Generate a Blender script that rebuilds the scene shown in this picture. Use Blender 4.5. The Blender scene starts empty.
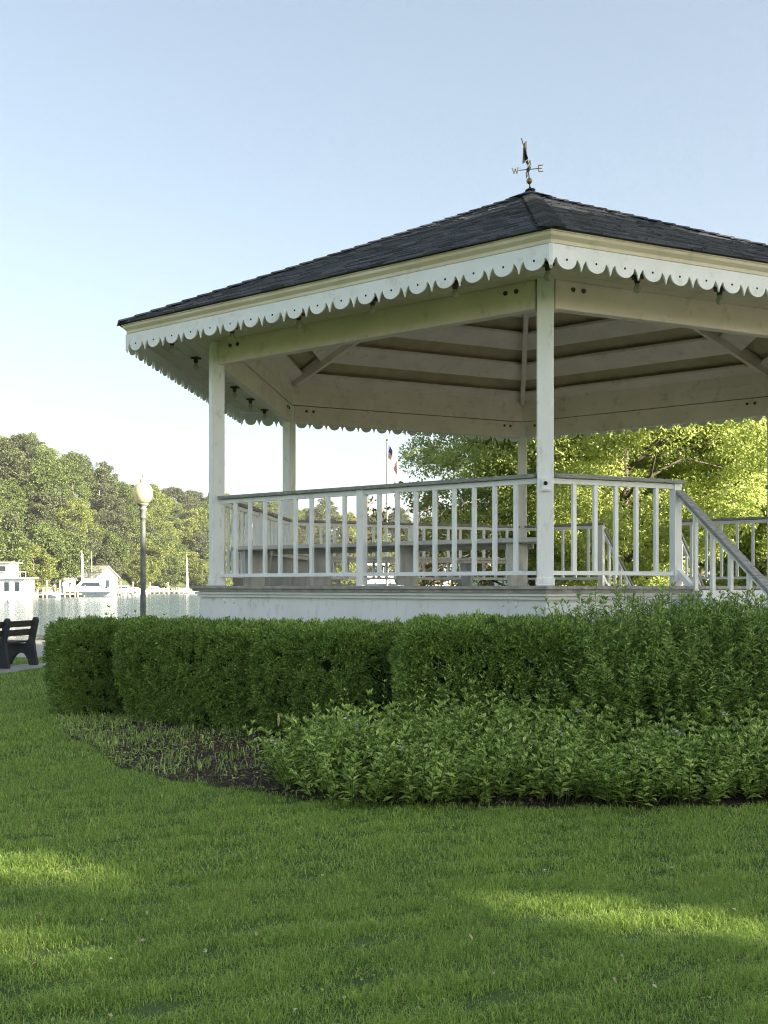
import bpy, math, random
import numpy as np
from mathutils import Vector, Matrix

rad = math.radians
F, HOR, EYE = 1040.0, 585.5, 1.40
scene = bpy.context.scene
col = scene.collection
rnd = random.Random(7)
WATER = -0.8
HAZE = .00016

# ------------------------------------------------------------------ helpers
def gp(px, py):                       # a pixel's point on the level ground
    Y = EYE * F / (py - HOR)
    return ((px - 384) / F * Y, Y)

def at(px, py, Y):
    return Vector(((px - 384) / F * Y, Y, EYE - (py - HOR) / F * Y))

class MB:
    def __init__(s):
        s.v = []; s.f = []; s.m = []
    def add(s, vs, fs, mi=0):
        o = len(s.v)
        s.v.extend([tuple(p) for p in vs])
        for f in fs:
            s.f.append(tuple(i + o for i in f)); s.m.append(mi)
        return s
    def box(s, c, d, rz=0, mi=0):
        c = Vector(c); R = Matrix.Rotation(rz, 3, 'Z')
        vs = [c + R @ Vector((x * d[0] / 2, y * d[1] / 2, z * d[2] / 2)) for x in (-1, 1) for y in (-1, 1) for z in (-1, 1)]
        return s.add(vs, [(0, 1, 3, 2), (4, 6, 7, 5), (0, 4, 5, 1), (2, 3, 7, 6), (0, 2, 6, 4), (1, 5, 7, 3)], mi)
    def bar(s, p, q, w, h, mi=0, up=(0, 0, 1)):   # w across, h along up
        p = Vector(p); q = Vector(q); d = (q - p).normalized(); u = Vector(up)
        a = d.cross(u)
        if a.length < 1e-4: a = d.cross(Vector((1, 0, 0)))
        a.normalize(); b = a.cross(d).normalized()
        vs = [e + a * (i * w / 2) + b * (j * h / 2) for e in (p, q) for i, j in ((-1, -1), (1, -1), (1, 1), (-1, 1))]
        return s.add(vs, [(3, 2, 1, 0), (4, 5, 6, 7), (0, 1, 5, 4), (1, 2, 6, 5), (2, 3, 7, 6), (3, 0, 4, 7)], mi)
    def tube(s, pts, rs, n=8, mi=0):
        pts = [Vector(p) for p in pts]; rings = []
        for i, p in enumerate(pts):
            d = (pts[min(i + 1, len(pts) - 1)] - pts[max(i - 1, 0)]).normalized()
            a = d.cross(Vector((0, 0, 1)))
            if a.length < 1e-2: a = d.cross(Vector((1, 0, 0)))
            a.normalize(); b = d.cross(a)
            rings.append([p + (a * math.cos(t) + b * math.sin(t)) * rs[i] for t in [2 * math.pi * k / n for k in range(n)]])
        vs = [p for r in rings for p in r]; fs = []
        for i in range(len(pts) - 1):
            for k in range(n):
                fs.append((i * n + k, i * n + (k + 1) % n, (i + 1) * n + (k + 1) % n, (i + 1) * n + k))
        fs.append(tuple(range(n - 1, -1, -1))); fs.append(tuple((len(pts) - 1) * n + k for k in range(n)))
        return s.add(vs, fs, mi)
    def lathe(s, prof, n=16, c=(0, 0, 0), mi=0):  # prof: (r, z)
        c = Vector(c)
        vs = [c + Vector((r * math.cos(2 * math.pi * k / n), r * math.sin(2 * math.pi * k / n), z)) for r, z in prof for k in range(n)]
        fs = [(i * n + k, i * n + (k + 1) % n, (i + 1) * n + (k + 1) % n, (i + 1) * n + k) for i in range(len(prof) - 1) for k in range(n)]
        fs.append(tuple(range(n - 1, -1, -1))); fs.append(tuple((len(prof) - 1) * n + k for k in range(n)))
        return s.add(vs, fs, mi)
    def prism(s, poly, z0, z1, mi=0):
        n = len(poly)
        vs = [(x, y, z0) for x, y in poly] + [(x, y, z1) for x, y in poly]
        fs = [tuple(range(n - 1, -1, -1)), tuple(range(n, 2 * n))] + [(k, (k + 1) % n, n + (k + 1) % n, n + k) for k in range(n)]
        return s.add(vs, fs, mi)
    def plate(s, poly, o, u, w, t, mi=0):         # 2-D outline in the plane (u, w) at o, thickness t
        o = Vector(o); u = Vector(u); w = Vector(w); nn = u.cross(w).normalized(); n = len(poly)
        vs = [o + u * a + w * b + nn * (t * e) for e in (-.5, .5) for a, b in poly]
        fs = [tuple(range(n - 1, -1, -1)), tuple(range(n, 2 * n))] + [(k, (k + 1) % n, n + (k + 1) % n, n + k) for k in range(n)]
        return s.add(vs, fs, mi)
    def mesh(s, name, mats, smooth=False):
        me = bpy.data.meshes.new(name)
        me.from_pydata(s.v, [], s.f)
        for m in (mats if isinstance(mats, (list, tuple)) else [mats]): me.materials.append(m)
        if any(s.m): me.polygons.foreach_set('material_index', s.m)
        if smooth: me.polygons.foreach_set('use_smooth', [True] * len(s.f))
        me.update(); me.validate()
        return me
    def build(s, name, mats, parent=None, loc=(0, 0, 0), smooth=False, bevel=0):
        return put(name, s.mesh(name, mats, smooth), parent, loc, bevel=bevel)

def put(name, me, parent=None, loc=(0, 0, 0), rz=0, scale=None, bevel=0):
    o = bpy.data.objects.new(name, me); col.objects.link(o)
    o.location = loc; o.rotation_euler = (0, 0, rz)
    if scale: o.scale = scale if isinstance(scale, (tuple, list)) else (scale,) * 3
    if parent: o.parent = parent
    if bevel:
        b = o.modifiers.new('bevel', 'BEVEL'); b.width = bevel; b.segments = 1; b.limit_method = 'ANGLE'
    return o

def tag(o, label, cat, group=None, kind=None):
    o['label'] = label; o['category'] = cat
    if group: o['group'] = group
    if kind: o['kind'] = kind
    return o

def thing(name, loc, label, cat, group=None, rz=0):
    o = bpy.data.objects.new(name, None); col.objects.link(o)
    o.location = loc; o.rotation_euler = (0, 0, rz); o.empty_display_size = .2
    return tag(o, label, cat, group)

def struct(o, kind='structure'):
    o['kind'] = kind; return o

# ------------------------------------------------------------------ materials
def M(name, c1, c2=None, rough=.6, scale=4, stretch=(1, 1, 1), bump=0, bscale=40, transl=0, tcol=None, island=0, spec=.3,
      metallic=0, c3=None, dirt=None, dirt_scale=2, dirt_amt=.5, detail=4):
    m = bpy.data.materials.new(name); m.use_nodes = True
    nt = m.node_tree; N = nt.nodes; L = nt.links; N.clear()
    out = N.new('ShaderNodeOutputMaterial'); p = N.new('ShaderNodeBsdfPrincipled')
    p.inputs['Roughness'].default_value = rough; p.inputs['Metallic'].default_value = metallic
    p.inputs['Specular IOR Level'].default_value = spec
    tc = N.new('ShaderNodeTexCoord'); mp = N.new('ShaderNodeMapping'); mp.inputs['Scale'].default_value = stretch
    L.new(tc.outputs['Object'], mp.inputs['Vector'])
    c2 = c2 or tuple(x * .8 for x in c1)
    nz = N.new('ShaderNodeTexNoise'); nz.inputs['Scale'].default_value = scale; nz.inputs['Detail'].default_value = detail
    L.new(mp.outputs[0], nz.inputs['Vector'])
    rp = N.new('ShaderNodeMapRange'); rp.inputs[1].default_value = .35; rp.inputs[2].default_value = .65
    L.new(nz.outputs[0], rp.inputs[0])
    mx = N.new('ShaderNodeMix'); mx.data_type = 'RGBA'
    mx.inputs[6].default_value = (*c1, 1); mx.inputs[7].default_value = (*c2, 1)
    L.new(rp.outputs[0], mx.inputs[0]); cur = mx.outputs[2]
    if island:
        g = N.new('ShaderNodeNewGeometry'); m2 = N.new('ShaderNodeMix'); m2.data_type = 'RGBA'
        pw = N.new('ShaderNodeMath'); pw.operation = 'MULTIPLY'; pw.inputs[1].default_value = island
        L.new(g.outputs['Random Per Island'], pw.inputs[0]); L.new(pw.outputs[0], m2.inputs[0])
        L.new(cur, m2.inputs[6]); m2.inputs[7].default_value = (*(c3 or c2), 1); cur = m2.outputs[2]
    if dirt:
        n3 = N.new('ShaderNodeTexNoise'); n3.inputs['Scale'].default_value = dirt_scale; n3.inputs['Detail'].default_value = 8
        n3.inputs['Roughness'].default_value = .7
        L.new(mp.outputs[0], n3.inputs['Vector'])
        r3 = N.new('ShaderNodeMapRange'); r3.inputs[1].default_value = .55; r3.inputs[2].default_value = .75; r3.inputs[4].default_value = dirt_amt
        L.new(n3.outputs[0], r3.inputs[0]); m3 = N.new('ShaderNodeMix'); m3.data_type = 'RGBA'
        L.new(r3.outputs[0], m3.inputs[0]); L.new(cur, m3.inputs[6]); m3.inputs[7].default_value = (*dirt, 1); cur = m3.outputs[2]
    L.new(cur, p.inputs['Base Color'])
    if bump:
        n2 = N.new('ShaderNodeTexNoise'); n2.inputs['Scale'].default_value = bscale; n2.inputs['Detail'].default_value = 4
        L.new(mp.outputs[0], n2.inputs['Vector']); b = N.new('ShaderNodeBump'); b.inputs['Strength'].default_value = bump
        b.inputs['Distance'].default_value = .02; L.new(n2.outputs[0], b.inputs['Height']); L.new(b.outputs[0], p.inputs['Normal'])
    if transl:
        t = N.new('ShaderNodeBsdfTranslucent'); ms = N.new('ShaderNodeMixShader'); ms.inputs[0].default_value = transl
        if tcol: t.inputs[0].default_value = (*tcol, 1)
        else: L.new(cur, t.inputs[0])
        L.new(p.outputs[0], ms.inputs[1]); L.new(t.outputs[0], ms.inputs[2]); L.new(ms.outputs[0], out.inputs[0])
    else: L.new(p.outputs[0], out.inputs[0])
    return m

white = M('white_paint', (.88, .89, .90), (.82, .83, .83), .45, 3, bump=.08, bscale=25, dirt=(.34, .33, .27), dirt_scale=5, dirt_amt=.45)
white_worn = M('worn_white_paint', (.88, .89, .89), (.80, .81, .80), .5, 2, (1, 1, .35), bump=.15, bscale=18, dirt=(.30, .29, .25), dirt_scale=13, dirt_amt=.6)
cream = M('cream_paint', (.90, .79, .74), (.82, .71, .66), .5, 2.5, bump=.08, bscale=20, dirt=(.20, .18, .10), dirt_scale=6, dirt_amt=.45)
soffit_m = M('soffit_paint', (.82, .74, .60), (.74, .66, .52), .55, 2, bump=.1, bscale=15, dirt=(.22, .24, .08), dirt_scale=3, dirt_amt=.5)
ply = M('ceiling_plywood', (.54, .45, .30), (.45, .37, .24), .7, 5, bump=.1)
greywood = M('weathered_grey_wood', (.38, .38, .36), (.23, .23, .22), .8, 14, (1, 1, 6), bump=.4, bscale=30, dirt=(.08, .08, .08), dirt_scale=9, dirt_amt=.6)
deckwood = M('weathered_deck', (.42, .40, .37), (.29, .28, .26), .8, 10, bump=.3, bscale=40)
benchgrey = M('grey_painted_wood', (.62, .61, .57), (.50, .50, .46), .7, 6, (1, 1, .4), bump=.2, dirt=(.15, .15, .13), dirt_scale=6)
shingle = M('slate_shingle', (.065, .070, .080), (.10, .105, .115), .85, 1.3, bump=.5, bscale=90, island=.9, c3=(.025, .028, .034), dirt=(.12, .11, .07), dirt_scale=1.2, dirt_amt=.25)
brass = M('brass', (.34, .27, .10), (.18, .14, .06), .35, 20, metallic=.9)
bronze = M('dark_bronze', (.06, .06, .05), (.10, .09, .06), .5, 20, metallic=.5)
dark = M('dark_disc', (.02, .02, .02), None, .8)
black = M('black_metal', (.03, .03, .03), None, .5)
socketm = M('brown_socket', (.10, .07, .04), None, .5)
lampmetal = M('lamp_post_metal', (.10, .11, .10), (.16, .17, .15), .55, 8, bump=.1)
concrete = M('concrete', (.42, .40, .36), (.34, .33, .30), .85, 3, bump=.2, bscale=60, dirt=(.22, .21, .18), dirt_scale=4)
bouncepave = M('bounce_paving', (.60, .55, .47), (.52, .48, .41), .85, 1.5, bump=.2, bscale=60, dirt=(.35, .33, .28), dirt_scale=2)
plastic = M('charcoal_plastic', (.055, .060, .066), (.04, .044, .05), .6, 6, bump=.1)
slatm = M('cedar_brown_slat', (.085, .066, .055), (.06, .05, .045), .7, 8, dirt=(.22, .17, .12), dirt_scale=9, dirt_amt=.4)
chip = M('bark_chip', (.045, .030, .022), (.09, .065, .048), .9, 30, island=1, c3=(.30, .25, .19))
fallen = M('fallen_leaf', (.36, .27, .15), (.22, .15, .08), .8, 20, island=1, c3=(.55, .50, .38))
soil = M('dark_soil', (.030, .020, .014), (.06, .042, .03), .95, 12, bump=.8, bscale=60)
bark = M('tree_bark', (.10, .085, .07), (.06, .05, .04), .9, 6, (1, 1, .25), bump=.6, bscale=20)
palebark = M('pale_bark', (.30, .27, .22), (.20, .18, .15), .9, 6, bump=.3)
glass_w = M('dark_window', (.02, .03, .04), None, .1, spec=.6)
house_white = M('house_white', (.80, .80, .78), (.74, .74, .72), .6, 1)
roofgrey = M('grey_roof', (.26, .25, .23), (.20, .19, .18), .9, 2)
gel = M('white_gelcoat', (.82, .83, .84), (.78, .79, .80), .25, 1)
navy = M('navy_canvas', (.03, .04, .07), None, .7)
redm = M('red_canvas', (.45, .08, .05), None, .7)
tanm = M('tan_canvas', (.45, .38, .27), None, .8)
pilem = M('piling_wood', (.33, .29, .21), (.22, .19, .14), .9, 3)

yew = M('yew_needles', (.045, .125, .022), (.036, .095, .016), .5, 3, island=1, c3=(.40, .56, .13), transl=.2, spec=.35)
yew_core = M('yew_dark_core', (.030, .055, .016), (.018, .034, .010), .9, 8)
peren = M('perennial_leaf', (.13, .26, .040), (.19, .33, .050), .45, 6, island=1, c3=(.58, .70, .22), transl=.3, spec=.35)
feather = M('feathery_leaf', (.14, .26, .055), (.11, .21, .042), .5, 2, island=1, c3=(.48, .62, .18), transl=.3)
stemm = M('green_stem', (.07, .11, .03), None, .7)
petal = M('lilac_petal', (.75, .70, .85), (.85, .82, .88), .6, 10, transl=.2)
drygr = M('dry_seed_head', (.40, .33, .16), (.30, .24, .12), .8, 10)
grassm = M('grass_blade', (.11, .235, .028), (.20, .345, .044), .5, 1.1, island=1.0, c3=(.54, .68, .18), transl=.45, spec=.3)
turf = M('turf_ground', (.07, .11, .03), (.10, .15, .035), .9, 1.5, bump=.8, bscale=50, dirt=(.12, .10, .05), dirt_scale=5, dirt_amt=.6)
drymix = M('straw_blade', (.32, .27, .12), (.22, .20, .09), .8, 4, island=.6, c3=(.14, .13, .05))
maple = M('maple_leaf', (.23, .32, .085), (.17, .25, .06), .5, .5, island=1, c3=(.47, .52, .20), transl=.5, tcol=(.45, .50, .15), spec=.3)
maple_dk = M('maple_leaf_deep', (.17, .25, .06), (.12, .19, .045), .5, .5, island=.8, c3=(.30, .37, .11), transl=.45, spec=.3)
shade_leaf = M('shade_tree_leaf', (.16, .26, .06), (.12, .20, .045), .5, .5, island=.8, c3=(.24, .34, .09), transl=.5, tcol=(.38, .48, .16))
hillA = M('hill_leaf_yellow_green', (.14, .165, .045), (.105, .13, .036), .6, .1, island=.8, c3=(.22, .26, .06), transl=.3)
hillB = M('hill_leaf_green', (.075, .11, .032), (.055, .082, .026), .6, .1, island=.8, c3=(.15, .19, .05), transl=.25)
hillC = M('hill_leaf_olive', (.058, .078, .034), (.045, .062, .028), .6, .1, island=.8, c3=(.12, .13, .055), transl=.2)
redleaf = M('red_new_leaf', (.30, .10, .05), (.22, .14, .05), .6, 3, island=.9, c3=(.16, .18, .05), transl=.3)
hillground = M('hill_ground', (.05, .06, .025), (.07, .08, .03), .95, .05)

# ------------------------------------------------------------------ numpy foliage
def unit(a): return a / np.maximum(np.linalg.norm(a, axis=-1, keepdims=True), 1e-9)

def np_mesh(name, verts, tris, mat, mats=None):
    me = bpy.data.meshes.new(name)
    me.vertices.add(len(verts)); me.vertices.foreach_set('co', np.asarray(verts, np.float32).ravel())
    n = len(tris)
    me.loops.add(n * 3); me.loops.foreach_set('vertex_index', np.asarray(tris, np.int32).ravel())
    me.polygons.add(n)
    me.polygons.foreach_set('loop_start', np.arange(0, n * 3, 3, dtype=np.int32))
    me.polygons.foreach_set('loop_total', np.full(n, 3, np.int32))
    me.materials.append(mat); me.update(calc_edges=True)
    return me

def leaf_arrays(pos, d, ln, wd, rng, fold=.25, droop=.15, up=None):
    n = len(pos); d = unit(d)
    if up is None: up = rng.normal(size=(n, 3))
    s = unit(np.cross(d, up)); nn = unit(np.cross(s, d))
    ln = np.broadcast_to(ln, n)[:, None]; wd = np.broadcast_to(wd, n)[:, None]
    a = pos; t = pos + d * ln - nn * ln * droop
    m = pos + d * ln * .45
    l = m + s * wd * .5 + nn * wd * fold; r = m - s * wd * .5 + nn * wd * fold
    v = np.stack([a, r, t, l], 1).reshape(-1, 3)
    i = np.arange(n)[:, None] * 4
    f = np.concatenate([i + [0, 1, 2], i + [0, 2, 3]], 1).reshape(-1, 3)
    return v, f

def leaf_mesh(name, pos, d, ln, wd, mat, rng, **k):
    v, f = leaf_arrays(pos, d, ln, wd, rng, **k)
    return np_mesh(name, v, f, mat)

def smooth_noise(p, seed, sc):
    r = np.random.default_rng(seed); out = 0
    for k in range(5):
        w = r.normal(size=p.shape[1]) * sc * (1 + .5 * k); out = out + np.sin(p @ w + r.uniform(0, 6.28)) / (1 + .4 * k)
    return out / 2.5

# ------------------------------------------------------------------ camera, light, sky
cam_d = bpy.data.cameras.new('camera'); cam = bpy.data.objects.new('camera', cam_d); col.objects.link(cam)
cam.location = (0, 0, EYE); cam.rotation_euler = (rad(90), 0, 0)
cam_d.sensor_fit = 'VERTICAL'; cam_d.sensor_height = 36; cam_d.lens = F * 36 / 1024
cam_d.shift_y = (HOR - 512) / 1024; cam_d.clip_end = 8000; cam_d.clip_start = .1
scene.camera = cam

SUN_EL = rad(23); SAZ = Vector((.86, -.51)).normalized()
S = Vector((SAZ.x * math.cos(SUN_EL), SAZ.y * math.cos(SUN_EL), math.sin(SUN_EL)))
sd = bpy.data.lights.new('sun', 'SUN'); sd.energy = 4.6; sd.angle = rad(.5); sd.color = (1, .90, .72)
so = bpy.data.objects.new('sun', sd); col.objects.link(so); so.location = (40, -30, 40)
so.rotation_euler = S.to_track_quat('Z', 'Y').to_euler()
w = bpy.data.worlds.new('World'); scene.world = w; w.use_nodes = True
nt = w.node_tree; nt.nodes.clear()
sky = nt.nodes.new('ShaderNodeTexSky'); sky.sky_type = 'NISHITA'; sky.sun_disc = False
sky.sun_elevation = SUN_EL; sky.sun_rotation = math.atan2(S.x, S.y)
sky.air_density = 1.0; sky.dust_density = 2.0; sky.ozone_density = .7
bg = nt.nodes.new('ShaderNodeBackground'); bg.inputs[1].default_value = .055
wo = nt.nodes.new('ShaderNodeOutputWorld')
hs = nt.nodes.new('ShaderNodeGamma'); hs.inputs['Gamma'].default_value = .75      # thin summer haze evens the sky out
h2 = nt.nodes.new('ShaderNodeHueSaturation'); h2.inputs['Saturation'].default_value = .78
nt.links.new(sky.outputs[0], h2.inputs['Color']); tn = nt.nodes.new('ShaderNodeMix'); tn.data_type = 'RGBA'; tn.blend_type = 'MULTIPLY'; tn.inputs[0].default_value = 1; tn.inputs[7].default_value = (.91, .97, .98, 1)
nt.links.new(h2.outputs[0], tn.inputs[6]); nt.links.new(tn.outputs[2], hs.inputs['Color']); nt.links.new(hs.outputs[0], bg.inputs[0]); nt.links.new(bg.outputs[0], wo.inputs[0])
scene.view_settings.view_transform = 'Standard'; scene.view_settings.look = 'None'
scene.view_settings.gamma = 1; scene.view_settings.exposure = 2.78
scene.render.engine = 'CYCLES'
scene.cycles.max_bounces = 8; scene.cycles.diffuse_bounces = 4; scene.cycles.transparent_max_bounces = 8
scene.cycles.use_adaptive_sampling = True; scene.cycles.adaptive_threshold = .015
scene.cycles.use_denoising = True; scene.cycles.denoising_prefilter = 'NONE'; scene.cycles.pixel_filter_type = 'BLACKMAN_HARRIS'; scene.cycles.filter_width = 1.1
scene.cycles.caustics_reflective = False; scene.cycles.caustics_refractive = False

# ------------------------------------------------------------------ land and water
def sheet(name, poly, z, mat, th=0):
    b = MB()
    if th: b.prism(poly, z - th, z)
    else: b.add([(x, y, z) for x, y in poly], [tuple(range(len(poly)))])
    return struct(b.build(name, mat))

land_poly = [(-300, -300), (3000, -300), (3000, 400), (60, 210), (12, 120), (5, 60), (0, 31), (-3, 25.3), (-300, 25.3)]
sheet('ground', land_poly, 0, turf, 3.0)
sheet('riverbed', [(-4000, -4000), (4000, -4000), (4000, 5000), (-4000, 5000)], -3.6, soil)
# river
wm = bpy.data.materials.new('river_water'); wm.use_nodes = True
n = wm.node_tree.nodes; l = wm.node_tree.links; p = n['Principled BSDF']
p.inputs['Base Color'].default_value = (.05, .08, .10, 1); p.inputs['Roughness'].default_value = .14; p.inputs['IOR'].default_value = 1.33
tc = n.new('ShaderNodeTexCoord'); mp = n.new('ShaderNodeMapping'); mp.inputs['Scale'].default_value = (.8, 1.6, 1)
n1 = n.new('ShaderNodeTexNoise'); n1.inputs['Scale'].default_value = 1.6; n1.inputs['Detail'].default_value = 6; n1.inputs['Roughness'].default_value = .65
bb = n.new('ShaderNodeBump'); bb.inputs['Strength'].default_value = 1.0; bb.inputs['Distance'].default_value = .6
l.new(tc.outputs['Object'], mp.inputs[0]); l.new(mp.outputs[0], n1.inputs['Vector']); n2 = n.new('ShaderNodeTexNoise'); n2.inputs['Scale'].default_value = .22; n2.inputs['Detail'].default_value = 5
l.new(mp.outputs[0], n2.inputs['Vector']); ma = n.new('ShaderNodeMath'); ma.operation = 'MULTIPLY_ADD'; ma.inputs[1].default_value = 3.0
l.new(n2.outputs[0], ma.inputs[0]); l.new(n1.outputs[0], ma.inputs[2]); l.new(ma.outputs[0], bb.inputs['Height']); l.new(bb.outputs[0], p.inputs['Normal'])
sheet('water', [(-4000, 20), (400, 20), (400, 900), (-4000, 900)], WATER, wm)
sheet('promenade', [(-80, 20.1), (-2.4, 20.1), (-2.4, 25.0), (-80, 25.0)], .012, concrete, .008)
sheet('seawall_cap', [(-80, 25.004), (-2.0, 25.004), (-2.0, 25.5), (-80, 25.5)], .06, concrete, 1.2)
bp = [gp(-60, 684), gp(-2, 675), gp(62, 665), gp(56, 662.5), gp(0, 667), gp(-50, 671)]
sheet('bounce_pavement', [(7.5, -8), (21, -8), (21, 15), (7.5, 15)], .012, bouncepave, .008)  # pale slab added out of view to bounce sunlight onto the gazebo
sheet('bench_pad', bp, .016, concrete, .012)

# far shore and wooded hills
PXS = [-700, -200, 0, 60, 120, 150, 200, 400, 800, 1500]
DS = [185, 187, 192, 215, 262, 290, 325, 340, 360, 420]
TPX = [-700, -200, 0, 30, 50, 62, 90, 110, 130, 160, 185, 210, 290, 350, 420, 520, 768, 1500]
TPY = [370, 400, 420, 424, 436, 446, 458, 468, 475, 484, 484, 482, 498, 502, 502, 502, 518, 535]
def shoreD(px): return float(np.interp(px, PXS, DS))
def ridge_h(px):
    return (HOR - float(np.interp(px, TPX, TPY))) * (shoreD(px) + 85) / F + EYE - 14.5
def terr(px, d):
    t = min(max((d - 4) / 85, 0), 1); t = t * t * (3 - 2 * t) * .5 + t * .5
    base = -1.6 if d < 0 else (-.3 if d < 4 else 0)
    return base + t * ridge_h(px)
b = MB(); pxs = list(range(-700, 1501, 25)); ds = [-4, 0, 1, 4, 10, 20, 30, 40, 50, 60, 70, 80, 90, 120, 200, 400, 900, 2500]
for px in pxs:
    for d in ds:
        Y = shoreD(px) + d; b.v.append(((px - 384) / F * Y, Y, terr(px, d)))
for i in range(len(pxs) - 1):
    for j in range(len(ds) - 1):
        k = i * len(ds) + j; b.f.append((k, k + len(ds), k + len(ds) + 1, k + 1)); b.m.append(0)
struct(b.build('hills', hillground, smooth=True))

# ------------------------------------------------------------------ trees
def tree_meshes(tag_, seed, H, base, R, n_clump, per, leaf, mat, bmat, trunk_r=.2, clump_r=1.0, flat=.6, shape=1.0, sides=7, cull=None, topw=.75, sub=2):
    rng = np.random.default_rng(seed); rr = random.Random(seed)
    zc = (H + base) / 2; hz = (H - base) / 2
    cs = []
    while len(cs) < n_clump:
        u = rng.normal(size=3); u /= np.linalg.norm(u)
        q = rng.uniform(.35, 1) ** .5
        lump = 1 + .22 * math.sin(3 * math.atan2(u[1], u[0]) + seed) + .12 * math.sin(7 * u[2] + seed * 2)
        c = np.array([u[0] * R * q * lump, u[1] * R * q * lump, zc + u[2] * hz * q])
        tt = (c[2] - base) / (H - base)
        if tt > .5: c[:2] *= topw + (1 - topw) * (1 - (tt - .5) * 2)
        cs.append(c)
    cs = np.array(cs)
    mb = MB()
    lean = rng.normal(size=2) * .03 * H
    tp = lambda t: Vector((lean[0] * t * t, lean[1] * t * t, H * .86 * t))
    ts = [0, .03, .15, .35, .6, .85, 1]
    mb.tube([tp(t) for t in ts], [trunk_r * (1.5, 1.1, .95, .8, .5, .2, .05)[i] for i in range(7)], sides)
    order = rng.permutation(n_clump)
    nl = max(5, n_clump // sub)
    for k in order[:nl]:
        c = Vector(cs[k]); t0 = max(.12, min(.9, (c.z - R * .45 * rr.uniform(.5, 1.2)) / (H * .86)))
        a = tp(t0); jw = lambda q_: Vector((rr.uniform(-1, 1), rr.uniform(-1, 1), rr.uniform(-1, 1))) * q_ * R; m0 = a.lerp(c, .18) + jw(.03) + Vector((0, 0, .04 * R)); m1 = a.lerp(c, .42) + jw(.06) + Vector((0, 0, .05 * R)); m2 = a.lerp(c, .72) + jw(.07)
        r0 = trunk_r * .42 * (1 - t0 * .6)
        mb.tube([a, m0, m1, m2, c], [r0, r0 * .8, r0 * .55, r0 * .32, r0 * .1], 5)
    tm = mb.mesh(tag_ + '_trunk', bmat, True)
    cr = clump_r * rng.uniform(.6, 1.25, n_clump)
    ci = np.repeat(np.arange(n_clump), per); n_ = len(ci)
    u = unit(rng.normal(size=(n_, 3))); q = rng.uniform(.2, 1, (n_, 1)) ** .45
    u[:, 2] = np.where(rng.random(n_) < .5, np.abs(u[:, 2]), u[:, 2])
    off = u * q * cr[ci][:, None]; off[:, 2] *= flat
    pos = cs[ci] + off
    d = unit(u + rng.normal(size=(n_, 3)) * .8 + [0, 0, -.15])
    if cull is not None:
        keep = cull(pos); pos = pos[keep]; d = d[keep]
    n_ = len(pos)
    ln = leaf * rng.uniform(.6, 1.3, n_)
    up = unit(rng.normal(size=(n_, 3)) * .7 + [0, 0, 1])
    cm = leaf_mesh(tag_ + '_crown', pos, d, ln, ln * .62, mat, rng, up=up)
    return tm, cm

def tree(name, meshes, loc, rz, sc, label, group=None, cat='tree'):
    t = thing(name, loc, label, cat, group, rz); t.scale = sc if isinstance(sc, tuple) else (sc, sc, sc)
    put('trunk', meshes[0], t); put('crown', meshes[1], t)
    return t

# far wood
hv = []
for i, (m, H, R, pr) in enumerate([(hillA, 15, 5.6, 80), (hillA, 13, 6.2, 80), (hillB, 16, 5.4, 80), (hillB, 14, 6.0, 80), (hillC, 16, 5.0, 80), (hillC, 14, 5.8, 80)]):
    hv.append(tree_meshes('hill_tree_%d' % i, 100 + i, H, 2.0, R, 85, 150, .46, m, bark if i % 2 else palebark, .32, 1.35, .75, sides=5, sub=4))
hl = [('rounded yellow-green tree in the far wood beyond the river', 'yellow-green trees of the far wood'),
      ('mid-green leafy tree in the far wood beyond the river', 'mid-green trees of the far wood'),
      ('dull olive tree in the far wood beyond the river', 'olive trees of the far wood')]
cnt = 0
for ri, d in enumerate([5, 13, 22, 32, 43, 55, 68, 82, 92]):
    px = -95 + rnd.uniform(0, 20)
    while px < 590:
        Y = shoreD(px) + d
        step = 8.3 / Y * F * rnd.uniform(.75, 1.2)
        if px > 215: step *= 1.25
        if not (px > 330 and ri % 2):
            dd = d + rnd.uniform(-3, 3); Y = shoreD(px) + dd
            r_ = rnd.random()
            if px > 140: kind = 0 if r_ < .5 else (1 if r_ < .85 else 2)
            elif ri >= 6: kind = 1 if r_ < .45 else (2 if r_ < .75 else 0)
            else: kind = 0 if r_ < .38 else (1 if r_ < .7 else 2)
            vi = kind * 2 + rnd.randrange(2)
            s_ = rnd.uniform(.62, 1.05)
            tree('hillside_tree', hv[vi], ((px - 384) / F * Y, Y, terr(px, dd) - .3), rnd.uniform(0, 6.28), (s_ * rnd.uniform(.9, 1.15), s_ * rnd.uniform(.9, 1.15), s_), *hl[kind])
            cnt += 1
        px += step
# two trees that stick out of the skyline
for px, top, vi, sc, lb in [(22, 429, 5, .85, 'small tuft-topped tree poking out at the highest point of the hill skyline'),
                            (73, 448, 5, .95, 'dark rounded olive tree standing proud of the hill skyline left of the lamp')]:
    Y = shoreD(px) + 84; zt = at(px, top, Y).z
    tree('skyline_tree', hv[vi], ((px - 384) / F * Y, Y, zt - 15.2 * sc), 1.0, sc, lb)
print('hill trees', cnt)

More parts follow.
